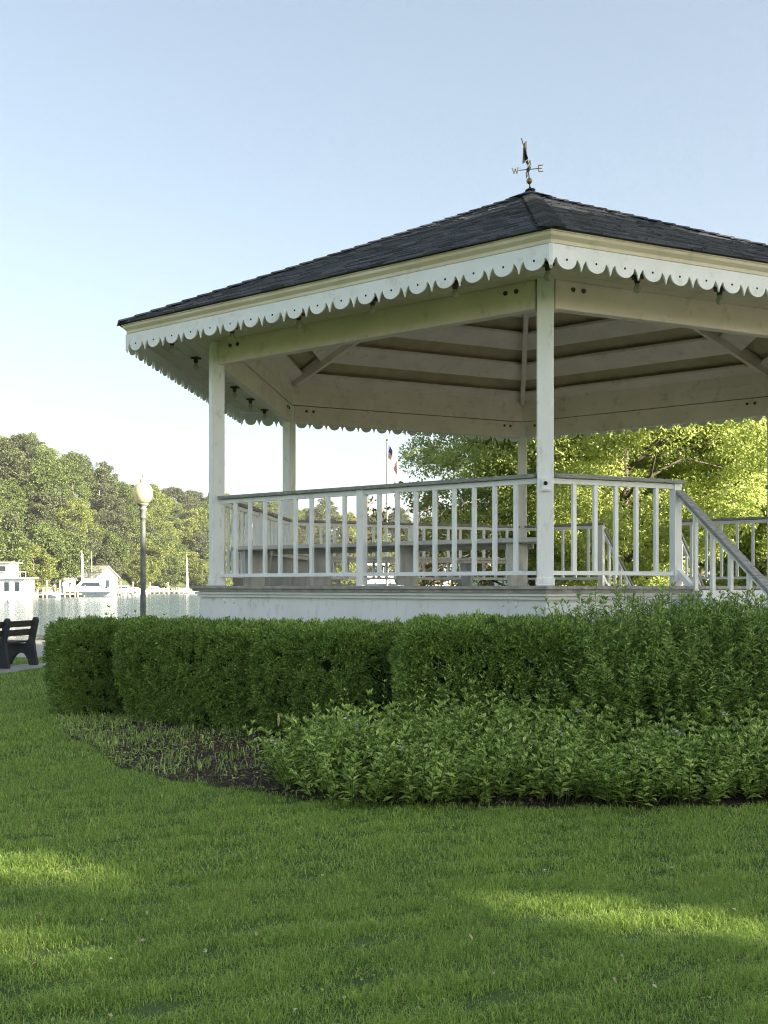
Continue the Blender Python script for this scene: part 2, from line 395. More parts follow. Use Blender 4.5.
# near maples behind the gazebo
def at_px(px, Y): return ((px - 384) / F * Y, Y, 0)
mA = tree_meshes('maple_a', 11, 11.0, .8, 4.9, 290, 560, .105, maple, bark, .20, .78, .65, sub=8)
mB = tree_meshes('maple_b', 12, 9.6, .8, 3.9, 210, 560, .10, maple, bark, .17, .7, .65, sub=4)
mC = tree_meshes('maple_c', 13, 11.5, 1.2, 4.8, 190, 520, .12, maple_dk, bark, .22, .8, .65, sub=4)
tree('maple_tree', mB, at_px(536, 33), .4, 1.0, 'bright green maple behind the gazebo, leftmost, its crown edge against the sky', 'maples behind the gazebo')
tree('maple_tree', mA, at_px(625, 30), 1.9, 1.0, 'bright yellow-green maple behind the stair opening of the gazebo', 'maples behind the gazebo')
tree('maple_tree', mA, at_px(745, 36), 4.1, 1.0, 'sunlit maple seen above the far right railing of the gazebo', 'maples behind the gazebo')
tree('maple_tree', mC, at_px(700, 44), 2.2, 1.05, 'deeper green maple standing behind the sunlit maples', 'maples behind the gazebo')
tree('maple_tree', mC, at_px(575, 46), 5.2, .95, 'deeper green maple filling the gap between two bright maples', 'maples behind the gazebo')
tree('maple_tree', mB, at_px(880, 34), 3.0, 1.1, 'bright green maple beyond the right edge of the view', 'maples behind the gazebo')
# sparse red-leaved small tree
rt = tree_meshes('red_tree', 21, 4.6, 1.0, 2.6, 60, 16, .15, redleaf, palebark, .07, .5, .8, sub=1)
tree('sparse_tree', rt, at_px(425, 31), 0, 1.0, 'small sparse tree with thin bare twigs and reddish leaves behind the rails')

# shade trees out of frame, right of and behind the camera: they throw the shade over lawn and gazebo
lit = []
def lit_px(px, py, r): x, y = gp(px, py); lit.append(((x, y, .03), r))
for px in range(590, 800, 15): lit_px(px, 918 + (px - 590) * .06, .15)
lit_px(560, 908, .06); lit_px(25, 862, .17); lit_px(-15, 862, .17); lit_px(10, 945, .17); lit_px(200, 1018, .05); lit_px(40, 955, .05)
lit_px(640, 1012, .05)
lit.append((tuple(at(712, 271, 9.35)), .06))
for k in range(8): lit.append(((-5.9 + .05 * k, 17.9 + .1 * k, .68), .1))
for px in (0, 20, 40, 60, 80): lit_px(px, 651, .9)
def make_cull(loc, rz, sc):
    c, s_ = math.cos(rz), math.sin(rz); Sn = np.array(S)
    def cull(pos):
        P = pos * sc; Wd = np.stack([P[:, 0] * c - P[:, 1] * s_ + loc[0], P[:, 0] * s_ + P[:, 1] * c + loc[1], P[:, 2]], 1)
        keep = np.ones(len(P), bool)
        for q, r in lit:
            v = Wd - np.array(q); t = v @ Sn; dist = np.linalg.norm(v - t[:, None] * Sn, axis=1)
            keep &= dist > r + .08
        return keep
    return cull
for i in range(7):
    loc = (23.6 + 2.75 * i + (1.2 if i % 2 else 0), -24.0 + 4.4 * i, 0)
    ms = tree_meshes('shade_tree_%d' % i, 50 + i, 23.0, 8.8, 5.0, 190, (200, 230, 290, 190, 150, 150, 150)[i], .30, shade_leaf, bark, .38, 1.25, .8, sub=5, topw=.9, cull=make_cull(loc, 0, 1.0))
    tree('shade_tree', ms, loc, 0, 1.0, 'tall leafy tree out of frame shading the lawn and gazebo', 'shade trees out of frame')

# ------------------------------------------------------------------ gazebo
CX, CY, TH = 2.006, 14.27, -96.17
R0, D = 4.39, EYE - .005
gz = thing('gazebo', (CX, CY, 0), 'white hexagonal wooden gazebo with dark shingle roof and scalloped trim, raised above the hedges', 'gazebo')
def pt(k, r, z=0): a = rad(TH - 60 * k); return Vector((r * math.cos(a), r * math.sin(a), z))
def hexpoly(r): return [tuple(pt(-k, r)[:2]) for k in range(6)]
Z3 = Vector((0, 0, 1))
MB().prism(hexpoly(4.58), 0, D - .13).build('base_skirt', white_worn, gz)
b = MB(); b.prism(hexpoly(4.66), D - .095, D - .067); b.prism(hexpoly(4.625), D - .128, D - .097); b.build('skirt_moulding', white, gz)
b = MB(); b.prism(hexpoly(4.69), D - .065, D - .03)
sk_a, sk_b = pt(0, 4.58), pt(1, 4.58); sk_u = (sk_b - sk_a).normalized(); sk_n = Vector((sk_u.y, -sk_u.x, 0)); sk_n = sk_n if sk_n.dot(sk_a) > 0 else -sk_n
for s_ in (.33, .47, 4.05, 4.2):
    c = sk_a + sk_u * s_ + Z3 * (D - .18); MB().tube([c, c + sk_n * .015], [.024, .02], 12).build('bolt_cap', white_worn, gz)
# deck planks
nrm0 = (pt(0, 1) + pt(1, 1)).normalized(); tan0 = Vector((-nrm0.y, nrm0.x, 0))
ap = 4.72 * math.cos(rad(30)); x = -ap
while x < ap - .01:
    x1 = min(x + .134, ap)
    def half(xx):   # half width of the hexagon at distance xx along the apothem axis
        return 4.72 * (1 - abs(xx) / (2 * ap)) if True else 0
    q = [nrm0 * x - tan0 * half(x), nrm0 * x1 - tan0 * half(x1), nrm0 * x1 + tan0 * half(x1), nrm0 * x + tan0 * half(x)]
    b.prism([(p_.x, p_.y) for p_ in q], D - .03, D)
    x += .14
b.build('deck', deckwood, gz)
# posts and beams
pm = MB(); pm.box((0, 0, 1.46), (.155, .155, 2.92)); pm.box((0, 0, .04), (.175, .175, .08)); pmesh = pm.mesh('post', white_worn)
for k in range(6):
    p_ = pt(k, R0, D); put('post', pmesh, gz, p_, rad(TH - 60 * k), bevel=.006)
    a, b_ = pt(k, R0), pt(k + 1, R0); u = (b_ - a).normalized()
    mb = MB(); mb.bar(a + u * .08 + Z3 * (D + 2.78), b_ - u * .08 + Z3 * (D + 2.78), .11, .28)
    nn = Vector((u.y, -u.x, 0)); nn = nn if nn.dot(a) > 0 else -nn
    mb.build('beam', cream, gz, bevel=.006)
    mb = MB()
    for e, sg in ((a, 1), (b_, -1)):
        for q in (.28, .40):
            for side in (1, -1):
                c = e + u * sg * q + nn * side * .055 + Z3 * (D + 2.84)
                mb.tube([c, c + nn * side * .014], [.024, .02], 8)
    mb.build('bolt', bronze, gz)
    mb = MB(); mb.bar(pt(k, R0 - .05, D + 3.17), pt(k + 1, R0 - .05, D + 3.17), .04, .48)
    mb.bar(pt(k, R0 - .075, D + 3.13), pt(k + 1, R0 - .075, D + 3.13), .02, .03)
    mb.build('frieze_board', cream, gz)
RE, ZE, ZA = 5.53, D + 3.04, D + 5.37
SL = (ZA - ZE) / RE
def roofz(r): return ZA - SL * r
# roof: sheathing and shingles
roof_sh = MB()
vs = [pt(k, RE, ZE - .006) for k in range(6)] + [Vector((0, 0, ZA - .006))] + [pt(k, RE - .01, ZE - .016) for k in range(6)] + [Vector((0, 0, ZA - .12))]
fs = []
for k in range(6):
    k2 = (k + 1) % 6; fs += [(k2, k, 6), (7 + k, 7 + k2, 13), (k, k2, 7 + k2, 7 + k)]
roof = roof_sh.add(vs, fs).build('roof', shingle, gz)
sh = MB(); rr = random.Random(3)
rows = 46
for k in range(6):
    A, B = pt(k, 1), pt(k + 1, 1)
    for j in range(rows):
        r1 = RE * (1 - j / rows) + .02; r2 = max(.02, RE * (1 - (j + 1) / rows) - .02)
        L_ = r1; t = -rr.uniform(0, .15)
        while t < L_:
            w_ = rr.choice((.11, .16, .22, .3)); t0, t1 = max(t, 0) / L_, min(t + w_, L_) / L_
            t += w_
            if t1 - t0 < .004: continue
            lift = rr.choice((.008, .012, .02)); ex = rr.choice((0, 0, .012))
            rr1 = r1 + ex
            z1, z2 = roofz(rr1), roofz(r2)
            g = .0015 / max(L_, .1)
            def P(tt, r, z): q = A.lerp(B, tt) * r; return Vector((q.x, q.y, z))
            a, b_, c, d_ = P(t0 + g, rr1, z1 + lift), P(t1 - g, rr1, z1 + lift), P(t1 - g, r2, z2 + .004), P(t0 + g, r2, z2 + .004)
            a2, b2 = P(t0 + g, rr1, z1 - .004), P(t1 - g, rr1, z1 - .004)
            sh.add([a, b_, c, d_, a2, b2], [(1, 0, 3, 2), (0, 1, 5, 4), (1, 2, 5), (3, 0, 4)])
    # ridge caps
    a = pt(k, 1); n_ = 30; sd_ = Vector((-a.y, a.x, 0))
    for j in range(n_):
        r1 = RE * (1 - j / n_) + .02; r2 = RE * (1 - (j + 1) / n_) - .03; r2 = max(r2, .01)
        h = .13
        p1, p2 = a * r1 + Z3 * (roofz(r1) + .045), a * r2 + Z3 * (roofz(r2) + .028)
        dz = SL * h * .28 + .03
        sh.add([p1, p1 + sd_ * h - Z3 * dz, p1 - sd_ * h - Z3 * dz, p2, p2 + sd_ * h - Z3 * dz, p2 - sd_ * h - Z3 * dz],
               [(0, 1, 4, 3), (2, 0, 3, 5), (1, 0, 2)])
sh.build('shingles', shingle, roof)
cp = MB(); cp.add([pt(k, .34, roofz(.34) + .05) for k in range(6)] + [Vector((0, 0, ZA + .06))], [((k + 1) % 6, k, 6) for k in range(6)])
cp.build('ridge_cap', shingle, roof)
# ceiling
cs_ = MB(); cs_.add([pt(k, 4.36, roofz(4.36) - .14) for k in range(6)] + [Vector((0, 0, ZA - .16))], [(k, (k + 1) % 6, 6) for k in range(6)])
cs_.build('ceiling', ply, gz)
for (ra, rb) in [(4.33, 4.10), (3.72, 3.30), (2.92, 2.52), (2.12, 1.72), (1.32, .92), (.55, .12)]:
    mb = MB()
    for k in range(6):
        q = [pt(k, ra, roofz(ra) - .26), pt(k + 1, ra, roofz(ra) - .26), pt(k + 1, rb, roofz(rb) - .26), pt(k, rb, roofz(rb) - .26)]
        mb.add(q + [p_ + Z3 * .04 for p_ in q], [(0, 1, 2, 3), (7, 6, 5, 4), (1, 0, 4, 5), (3, 2, 6, 7), (0, 3, 7, 4), (2, 1, 5, 6)])
    mb.build('ceiling_board', cream, gz)
for k in range(6):
    mb = MB(); mb.bar(pt(k, 4.28, roofz(4.28) - .27), pt(k, .1, roofz(.1) - .27), .075, .18); mb.build('rafter', cream, gz, bevel=.004)
mb = MB(); mb.prism(hexpoly(.16), ZA - .62, ZA - .2); mb.build('king_block', cream, gz)
# soffit
mb = MB()
for k in range(6):
    q = [pt(k, 5.42), pt(k + 1, 5.42), pt(k + 1, 4.455), pt(k, 4.455)]
    # tongue-and-groove strips
    for j in range(5):
        f0, f1 = j / 5 + .003, (j + 1) / 5 - .003
        qq = [q[0].lerp(q[3], f0), q[1].lerp(q[2], f0), q[1].lerp(q[2], f1), q[0].lerp(q[3], f1)]
        mb.add([v + Z3 * (D + 2.915) for v in qq] + [v + Z3 * (D + 2.935) for v in qq], [(0, 1, 2, 3), (7, 6, 5, 4), (1, 0, 4, 5), (3, 2, 6, 7)])
mb.build('soffit', soffit_m, gz)
# crown moulding + scalloped trim
for k in range(6):
    mb = MB()
    prof = [(5.425, D + 2.92), (5.455, D + 2.925), (5.46, D + 2.955), (5.50, D + 2.985), (5.505, D + 3.01), (5.52, D + 3.013), (5.52, D + 3.020), (5.425, D + 3.020)]
    n_ = len(prof); vs = [pt(k, r, z) for r, z in prof] + [pt(k + 1, r, z) for r, z in prof]
    mb.add(vs, [(i, (i + 1) % n_, n_ + (i + 1) % n_, n_ + i) for i in range(n_)] + [tuple(range(n_)), tuple(range(2 * n_ - 1, n_ - 1, -1))])
    mb.build('crown_moulding', soffit_m, gz)  # darker soffit paint puts the shade under the drip edge into the colour
    a, b_ = pt(k, 5.44), pt(k + 1, 5.44); u = (b_ - a).normalized(); L_ = (b_ - a).length
    nn = Vector((u.y, -u.x, 0)); nn = nn if nn.dot(a) > 0 else -nn
    n_ = 18; pitch = L_ / n_; top, root, low = D + 2.918, D + 2.806, D + 2.708
    xs = []
    for j in range(n_):
        x0 = j * pitch; hw = pitch * .36; xc = x0 + pitch / 2
        # half tooth, notch, half-round, notch, half tooth
        xs += [(x0, low), (x0 + pitch * .03, low + .035), (x0 + pitch * .075, root - .03), (x0 + pitch * .125, root - .008), (x0 + pitch * .165, root)]
        for q in range(1, 12):
            t = math.pi * q / 12; xs.append((xc - pitch * .325 * math.cos(t), root - (root - low - .004) * math.sin(t) ** .9))
        xs += [(x0 + pitch * .835, root), (x0 + pitch * .875, root - .008), (x0 + pitch * .925, root - .03), (x0 + pitch * .97, low + .035)]
    xs.append((L_, low))
    mb = MB(); vs = []
    for th_ in (0, .018):
        for (s_, z) in xs: vs.append(a + u * s_ + nn * th_ + Z3 * z)
        for (s_, z) in xs: vs.append(a + u * s_ + nn * th_ + Z3 * top)
    m_ = len(xs); fs = []
    for i in range(m_ - 1):
        fs.append((2 * m_ + i, 2 * m_ + i + 1, 3 * m_ + i + 1, 3 * m_ + i)); fs.append((i + 1, i, m_ + i, m_ + i + 1)); fs.append((i, i + 1, 2 * m_ + i + 1, 2 * m_ + i))
    mb.add(vs, fs)
    for j in range(n_):
        c = a + u * ((j + .5) * pitch) + nn * .0175 + Z3 * (root - .012)
        mb.tube([c, c + nn * .002], [.0105, .0105], 10, 1)  # dark disc on the face, standing in for a shaded hole
    mb.build('scalloped_trim', [white, dark], gz)
# corner blocks of the trim
    MB().bar(pt(k, 5.452, D + 2.73), pt(k, 5.452, D + 2.916), .03, .03, up=tuple(pt(k, 1))).build('corner_block', white, gz)
# light bulbs under the soffit
fm = MB(); fm.box((0, 0, -.012), (.13, .03, .022)); fm.box((0, 0, -.012), (.03, .13, .0215)); fm.lathe([(.03, -.022), (.03, -.05), (.022, -.075)], 10)
fmesh = fm.mesh('light_fixture', socketm)
bulbm = M('clear_bulb', (.55, .52, .42), None, .15, spec=.6)
bm_ = MB(); bm_.lathe([(.012, -.07), (.02, -.085), (.034, -.11), (.036, -.125), (.028, -.15), (.012, -.162)], 12); bmesh_ = bm_.mesh('bulb', bulbm, True)
for k in range(6):
    for j in range(5):
        p_ = pt(k, 4.93).lerp(pt(k + 1, 4.93), j / 5)
        f_ = put('light_fixture', fmesh, gz, p_ + Z3 * (D + 2.914), rad(TH + 30)); put('bulb', bmesh_, f_)
# railings
balm = MB(); balm.box((0, 0, .45), (.038, .038, .86)); bal_mesh = balm.mesh('baluster', white)
newm = MB(); newm.box((0, 0, .515), (.085, .085, 1.03)); new_mesh = newm.mesh('newel', white_worn)
def railing(k, s0, s1, n_int, newel_at=(), end_newels=(False, False)):
    a0, b0 = pt(k, R0), pt(k + 1, R0); u = (b0 - a0).normalized(); L_ = (b0 - a0).length
    a = a0 + u * s0; b_ = a0 + u * s1; ang = math.atan2(u.y, u.x)
    r_ = bpy.data.objects.new('railing', None); col.objects.link(r_); r_.parent = gz; r_.empty_display_size = .1
    MB().bar(a + Z3 * (D + 1.005), b_ + Z3 * (D + 1.005), .045, .05).build('top_rail', white, r_)
    MB().bar(a + Z3 * (D + .125), b_ + Z3 * (D + .125), .05, .04).build('bottom_rail', white, r_)
    ea = a - u * (.07 if end_newels[0] else 0); eb = b_ + u * (.07 if end_newels[1] else 0)
    MB().bar(ea + Z3 * (D + 1.052), eb + Z3 * (D + 1.052), .14, .038).build('handrail', greywood, r_, bevel=.004)
    for j in range(0, n_int + 1):
        q = a.lerp(b_, j / n_int)
        if (j == 0 and end_newels[0]) or (j == n_int and end_newels[1]) or j in newel_at: put('newel', new_mesh, r_, q + Z3 * (D + .003), ang)
        elif j in (0, n_int): continue
        else: put('baluster', bal_mesh, r_, q + Z3 * (D + .12), ang)
SLEN = R0
railing(0, .08, SLEN - .08, 18, (9,))
railing(1, .08, SLEN - .08, 18, (9,))
railing(2, .08, SLEN - .08, 18, (9,))
railing(4, .08, SLEN - .08, 18, (9,))
railing(5, .08, 1.52, 6, end_newels=(False, True)); railing(5, 2.84, SLEN - .08, 6, end_newels=(True, False))
railing(3, .08, 1.52, 6, end_newels=(False, True)); railing(3, 2.84, SLEN - .08, 6, end_newels=(True, False))
# staircases
def staircase(k, s0, s1):
    a0, b0 = pt(k, R0), pt(k + 1, R0); u = (b0 - a0).normalized(); nn = Vector((u.y, -u.x, 0)); nn = nn if nn.dot(a0) > 0 else -nn
    ang = math.atan2(u.y, u.x)
    st = MB()
    for s_ in (s0 + .08, s1 - .08):
        p_ = a0 + u * s_
        q = [(.27, D - .07), (.29, D - .40), (1.86, -.02 + .0), (1.86, .18), (.31, D - .07)]
        st.plate([(x_, z) for x_, z in [(.30, D - .10), (.30, D - .36), (1.72, .005), (1.95, .005), (1.95, .17)]], p_, nn, Z3, .04)
    so_ = st.build('staircase', white_worn, gz)
    mid = a0 + u * (s0 + s1) / 2; wd = s1 - s0 - .02
    for i in range(1, 7):
        z = D - .2 * i; x_ = .29 + .25 * (i - 1)
        t = MB(); t.box(mid + nn * (x_ + .15) + Z3 * (z - .018), (wd, .27, .036), ang)
        t.build('step', greywood, so_)
        t = MB(); t.box(mid + nn * (x_ + .02) + Z3 * (z + .08), (wd - .14, .02, .158), ang); t.build('riser', white_worn, so_)
    for s_ in (s0 + .02, s1 - .02):
        p_ = a0 + u * s_
        pa, pb = p_ + nn * .03 + Z3 * (D + .955), p_ + nn * 1.90 + Z3 * (D + .955 - .80 * 1.87)
        MB().bar(pa, pb, .105, .036).build('handrail', greywood, so_, bevel=.004)
        mb = MB(); mb.bar(pa - Z3 * .042, pb - Z3 * .042, .045, .04)
        la = p_ + nn * .03 + Z3 * (D + .14); mb.bar(la, la + nn * 1.80 - Z3 * .80 * 1.80, .05, .06); mb.build('stair_rail', white_worn, so_)
        for j in range(1, 8):
            x_ = .03 + .245 * j; zt = D + .955 - .8 * (x_ - .03) - .06; zb = D + .14 - .8 * (x_ - .03) + .02
            m_ = MB(); m_.box(p_ + nn * x_ + Z3 * (zt + zb) / 2, (.038, .038, zt - zb), ang); m_.build('baluster', white_worn if j % 2 else white, so_)
        zt = pb.z - .06; MB().box(p_ + nn * 1.86 + Z3 * (zt / 2 + .002), (.085, .085, zt), ang).build('newel', white_worn, so_)
staircase(5, 1.52, 2.84); staircase(3, 1.52, 2.84)
# inside benches
for k in (0, 1, 2):
    a0, b0 = pt(k, R0), pt(k + 1, R0); u = (b0 - a0).normalized(); nn = Vector((u.y, -u.x, 0)); nn = nn if nn.dot(a0) > 0 else -nn
    ang = math.atan2(u.y, u.x); off = .36
    mb = MB()
    for j, o_ in enumerate((-.12, .12)):
        cut = (off + o_) * .577
        mb.bar(a0 + u * (cut + .02) - nn * (off + o_) + Z3 * (D + .452), b0 - u * (cut + .02) - nn * (off + o_) + Z3 * (D + .452), .225, .045)
    bo = mb.build('bench', benchgrey, gz, bevel=.004)
    MB().bar(a0 + u * .42 - nn * (off + .19) + Z3 * (D + .405), b0 - u * .42 - nn * (off + .19) + Z3 * (D + .405), .03, .05).build('apron', benchgrey, bo)
    for t in (.115, .42, .70, .94):
        p_ = a0 + u * (SLEN * t)
        sup = MB(); sup.plate([(-.15, 0), (.17, 0), (.20, .425), (-.18, .425)], p_ - nn * off + Z3 * (D + .003), -nn, Z3, .05)
        sup.build('bench_support', benchgrey, bo)
# socket box on the near post
p0 = pt(0, R0); tow = Vector((-CX - p0.x, -CY - p0.y, 0)).normalized(); oc = pt(0, R0 + .09, D + .965)
mb = MB(); mb.box(oc, (.02, .075, .10), rad(TH)); mb.box(pt(0, R0 + .085, D + .905), (.05, .095, .012), rad(TH)); 
c = pt(0, R0 + .10, D + .97); mb.tube([c, c + pt(0, .012)], [.02, .018], 12, 1); mb.build('outlet_box', [white, dark], gz)
# weathervane
zb = ZA + .055
wv = MB(); wv.lathe([(.075, 0), (.06, .015), (.02, .03), (.012, .05)], 12); wv.tube([(0, 0, 0), (0, 0, .42)], [.009, .007], 8)
wvo = wv.build('weathervane', bronze, gz, (0, 0, zb))
MB().lathe([(.004, -.042), (.022, -.036), (.038, -.018), (.042, 0), (.038, .018), (.022, .036), (.004, .042)], 16).build('ball', brass, wvo, (0, 0, .13), True)
MB().lathe([(.003, -.026), (.015, -.022), (.026, 0), (.015, .022), (.003, .026)], 12).build('ball', brass, wvo, (0, 0, .385), True)
arm = MB(); arm.tube([(-.135, 0, 0), (.135, 0, 0)], [.006, .006], 6); arm.tube([(0, -.135, 0), (0, .135, 0)], [.0055, .0055], 6); arm.lathe([(.02, -.02), (.026, 0), (.02, .02)], 10)
arm.build('direction_arms', bronze, wvo, (0, 0, .29))
def letter(strokes, c, axis):
    m_ = MB()
    for p_, q in strokes:
        f_ = (lambda e: Vector(c) + Vector((e[0], 0, e[1])) if axis == 'x' else Vector(c) + Vector((0, e[0], e[1])))
        m_.bar(f_(p_), f_(q), .012, .012, up=(0, 1, 0) if axis == 'x' else (1, 0, 0))
    m_.build('compass_letter', brass, wvo)
h_ = .042; w_ = .03
letter([((-.042, h_), (-.02, -h_)), ((-.02, -h_), (0, h_ * .6)), ((0, h_ * .6), (.02, -h_)), ((.02, -h_), (.042, h_))], (-.18, 0, .29), 'x')
letter([((-w_, -h_), (-w_, h_)), ((-w_, h_), (w_, h_)), ((-w_, 0), (w_ * .6, 0)), ((-w_, -h_), (w_, -h_))], (.17, 0, .29), 'x')
letter([((-w_, -h_), (-w_, h_)), ((-w_, h_), (w_, -h_)), ((w_, -h_), (w_, h_))], (0, .17, .29), 'y')
letter([((w_, h_), (-w_, h_)), ((-w_, h_), (-w_, 0)), ((-w_, 0), (w_, 0)), ((w_, 0), (w_, -h_)), ((w_, -h_), (-w_, -h_))], (0, -.17, .29), 'y')
# wind-pointing figure: a thin cut-out bird over an arrow, seen nearly edge-on
ua = Vector((.16, .97, .0)).normalized()
fg = MB(); ax = .29
def blade_(x0, z0, x1, z1, wd, dp):      # a flat metal blade seen edge-on, deep along the view
    p_, q_ = Vector((x0, -dp, ax + z0)), Vector((x1, dp, ax + z1)); m_ = (p_ + q_) / 2
    d_ = (q_ - p_).normalized(); sx = Vector((.25, .97, 0)); mb_ = [(-.5, -.02), (-.2, -.10), (.15, -.13), (.5, -.05), (.5, .02), (.1, .10), (-.25, .05)]
    L_ = (q_ - p_).length; fg.plate([(a_ * L_, b_ * wd) for a_, b_ in mb_], m_, d_, (sx - d_ * sx.dot(d_)).normalized(), .014)
blade_(-.085, .03, .022, .39, 1.0, .10); blade_(.0, .10, -.040, .42, 1.3, .06)
fg.bar(Vector((-.02, 0, ax + .14)), Vector((-.028, 0, ax + .30)), .035, .05, up=(0, 1, 0))
fg.tube([Vector((-.022, 0, ax + .09)), Vector((-.02, 0, ax + .2))], [.007, .007], 6)
fg.build('wind_pointer', bronze, wvo)

wvo.rotation_euler = (0, rad(-5), 0)
# ------------------------------------------------------------------ hedges
def lobe(c, size, rz, rng, n_per=2000):
    w, d, h = size
    area = 2 * (w + d) * h + w * d; N_ = int(area * n_per)
    # sample a rounded box by normalised power direction
    u = unit(rng.normal(size=(N_, 3))); u = u[u[:, 2] > -.93]
    q = rng.uniform(-1, 1, (N_, 3)); face = rng.choice(5, N_, p=np.array([w * h, w * h, d * h, d * h, w * d]) / (2 * (w + d) * h + w * d))
    q[face == 0, 1] = 1; q[face == 1, 1] = -1; q[face == 2, 0] = 1; q[face == 3, 0] = -1; q[face == 4, 2] = 1
    e = 7
    nrm = (np.abs(q) ** e).sum(1) ** (1 / e); q = q / nrm[:, None]
    g = unit(np.sign(q) * np.abs(q) ** (e - 1) / np.array([w, d, h * .9]))
    p = q * np.array([w / 2, d / 2, h / 2]); p[:, 2] += h / 2
    tz = np.clip(p[:, 2] / h, 0, 1)
    taper = .86 + .14 * np.minimum(1, tz / .55) ** .8
    p[:, :2] *= taper[:, None]
    c_, s_ = math.cos(rz), math.sin(rz); Rm = np.array([[c_, -s_, 0], [s_, c_, 0], [0, 0, 1]])
    p = p @ Rm.T + np.array([c[0], c[1], 0]); g = g @ Rm.T
    return p, g
def hedge(name, lobes, label, seed):
    rng = np.random.default_rng(seed)
    x0, y0 = lobes[0][0]
    t = thing(name, (x0, y0, 0), label, 'hedge')
    P, G = [], []
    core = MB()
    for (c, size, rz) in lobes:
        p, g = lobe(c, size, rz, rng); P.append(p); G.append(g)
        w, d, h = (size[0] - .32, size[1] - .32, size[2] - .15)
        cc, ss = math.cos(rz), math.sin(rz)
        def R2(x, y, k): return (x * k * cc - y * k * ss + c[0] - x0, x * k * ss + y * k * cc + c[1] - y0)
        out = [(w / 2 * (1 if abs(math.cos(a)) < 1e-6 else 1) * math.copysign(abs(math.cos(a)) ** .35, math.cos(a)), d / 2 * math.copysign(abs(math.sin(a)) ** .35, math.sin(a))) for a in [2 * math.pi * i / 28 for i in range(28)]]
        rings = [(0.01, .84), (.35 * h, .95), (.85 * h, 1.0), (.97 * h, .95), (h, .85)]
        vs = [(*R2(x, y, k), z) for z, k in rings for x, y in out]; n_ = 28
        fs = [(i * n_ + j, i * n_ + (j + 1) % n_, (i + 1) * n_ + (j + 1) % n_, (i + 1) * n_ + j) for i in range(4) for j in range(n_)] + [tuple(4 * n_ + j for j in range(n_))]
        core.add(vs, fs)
    core.build('dark_core', yew_core, t)  # solid dark hull, its colour standing in for shade inside the hedge
    p = np.concatenate(P); g = np.concatenate(G); n_ = len(p)
    nz_ = smooth_noise(p, seed, 7.0) * .035 + smooth_noise(p, seed + 1, 18) * .022
    # tufts: groups of shoots that share a centre, some proud, some sunk
    nt_ = n_ // 4; ci = rng.integers(0, n_, nt_)
    tuft_off = np.where(rng.random(nt_) < .38, rng.uniform(-.13, -.05, nt_), rng.uniform(-.040, .028, nt_))
    tp_ = p[ci] + g[ci] * (nz_[ci] + tuft_off)[:, None]
    K1 = 9
    bp_ = np.repeat(tp_, K1, 0); gg = np.repeat(g[ci], K1, 0)
    spread = rng.normal(size=bp_.shape) * .75
    shoot = unit(gg + spread + [0, 0, .35])
    bp_ = bp_ - gg * .03 + shoot * rng.uniform(0, .02, (len(bp_), 1))
    n_ = len(bp_); K = 8
    base = np.repeat(bp_, K, 0); sd_ = np.repeat(shoot, K, 0)
    tt = np.tile(np.linspace(0, 1, K), n_)[:, None]
    base = base + sd_ * tt * .058
    side = unit(np.cross(sd_, rng.normal(size=sd_.shape)))
    d = unit(side * (1.05 - .75 * tt) + sd_ * (.55 + .6 * tt))
    v, f = leaf_arrays(base, d, rng.uniform(.022, .036, n_ * K), .0095, rng, fold=.2, droop=.05)
    # a few stray shoots above the clipped top
    v[:, 0] -= x0; v[:, 1] -= y0
    v = v[: len(v)]; v[:, 2] = np.maximum(v[:, 2], .01)
    put('foliage', np_mesh('foliage', v, f, yew), t)
    return t
hz = rad(-36.2)
hedge('yew_hedge', [((-2.98, 11.55), (.92, 1.35, .97), rad(-60)), ((-1.72, 10.64), (1.98, 1.12, .98), hz), ((-.43, 9.72), (1.36, 1.12, 1.0), hz)],
      'long dark green clipped yew hedge, left of the two, in front of the gazebo base', 5)
hedge('yew_hedge', [((.96, 8.76), (1.62, 1.2, 1.07), rad(-4))], 'shorter dark green clipped yew hedge block in front of the gazebo corner post', 6)

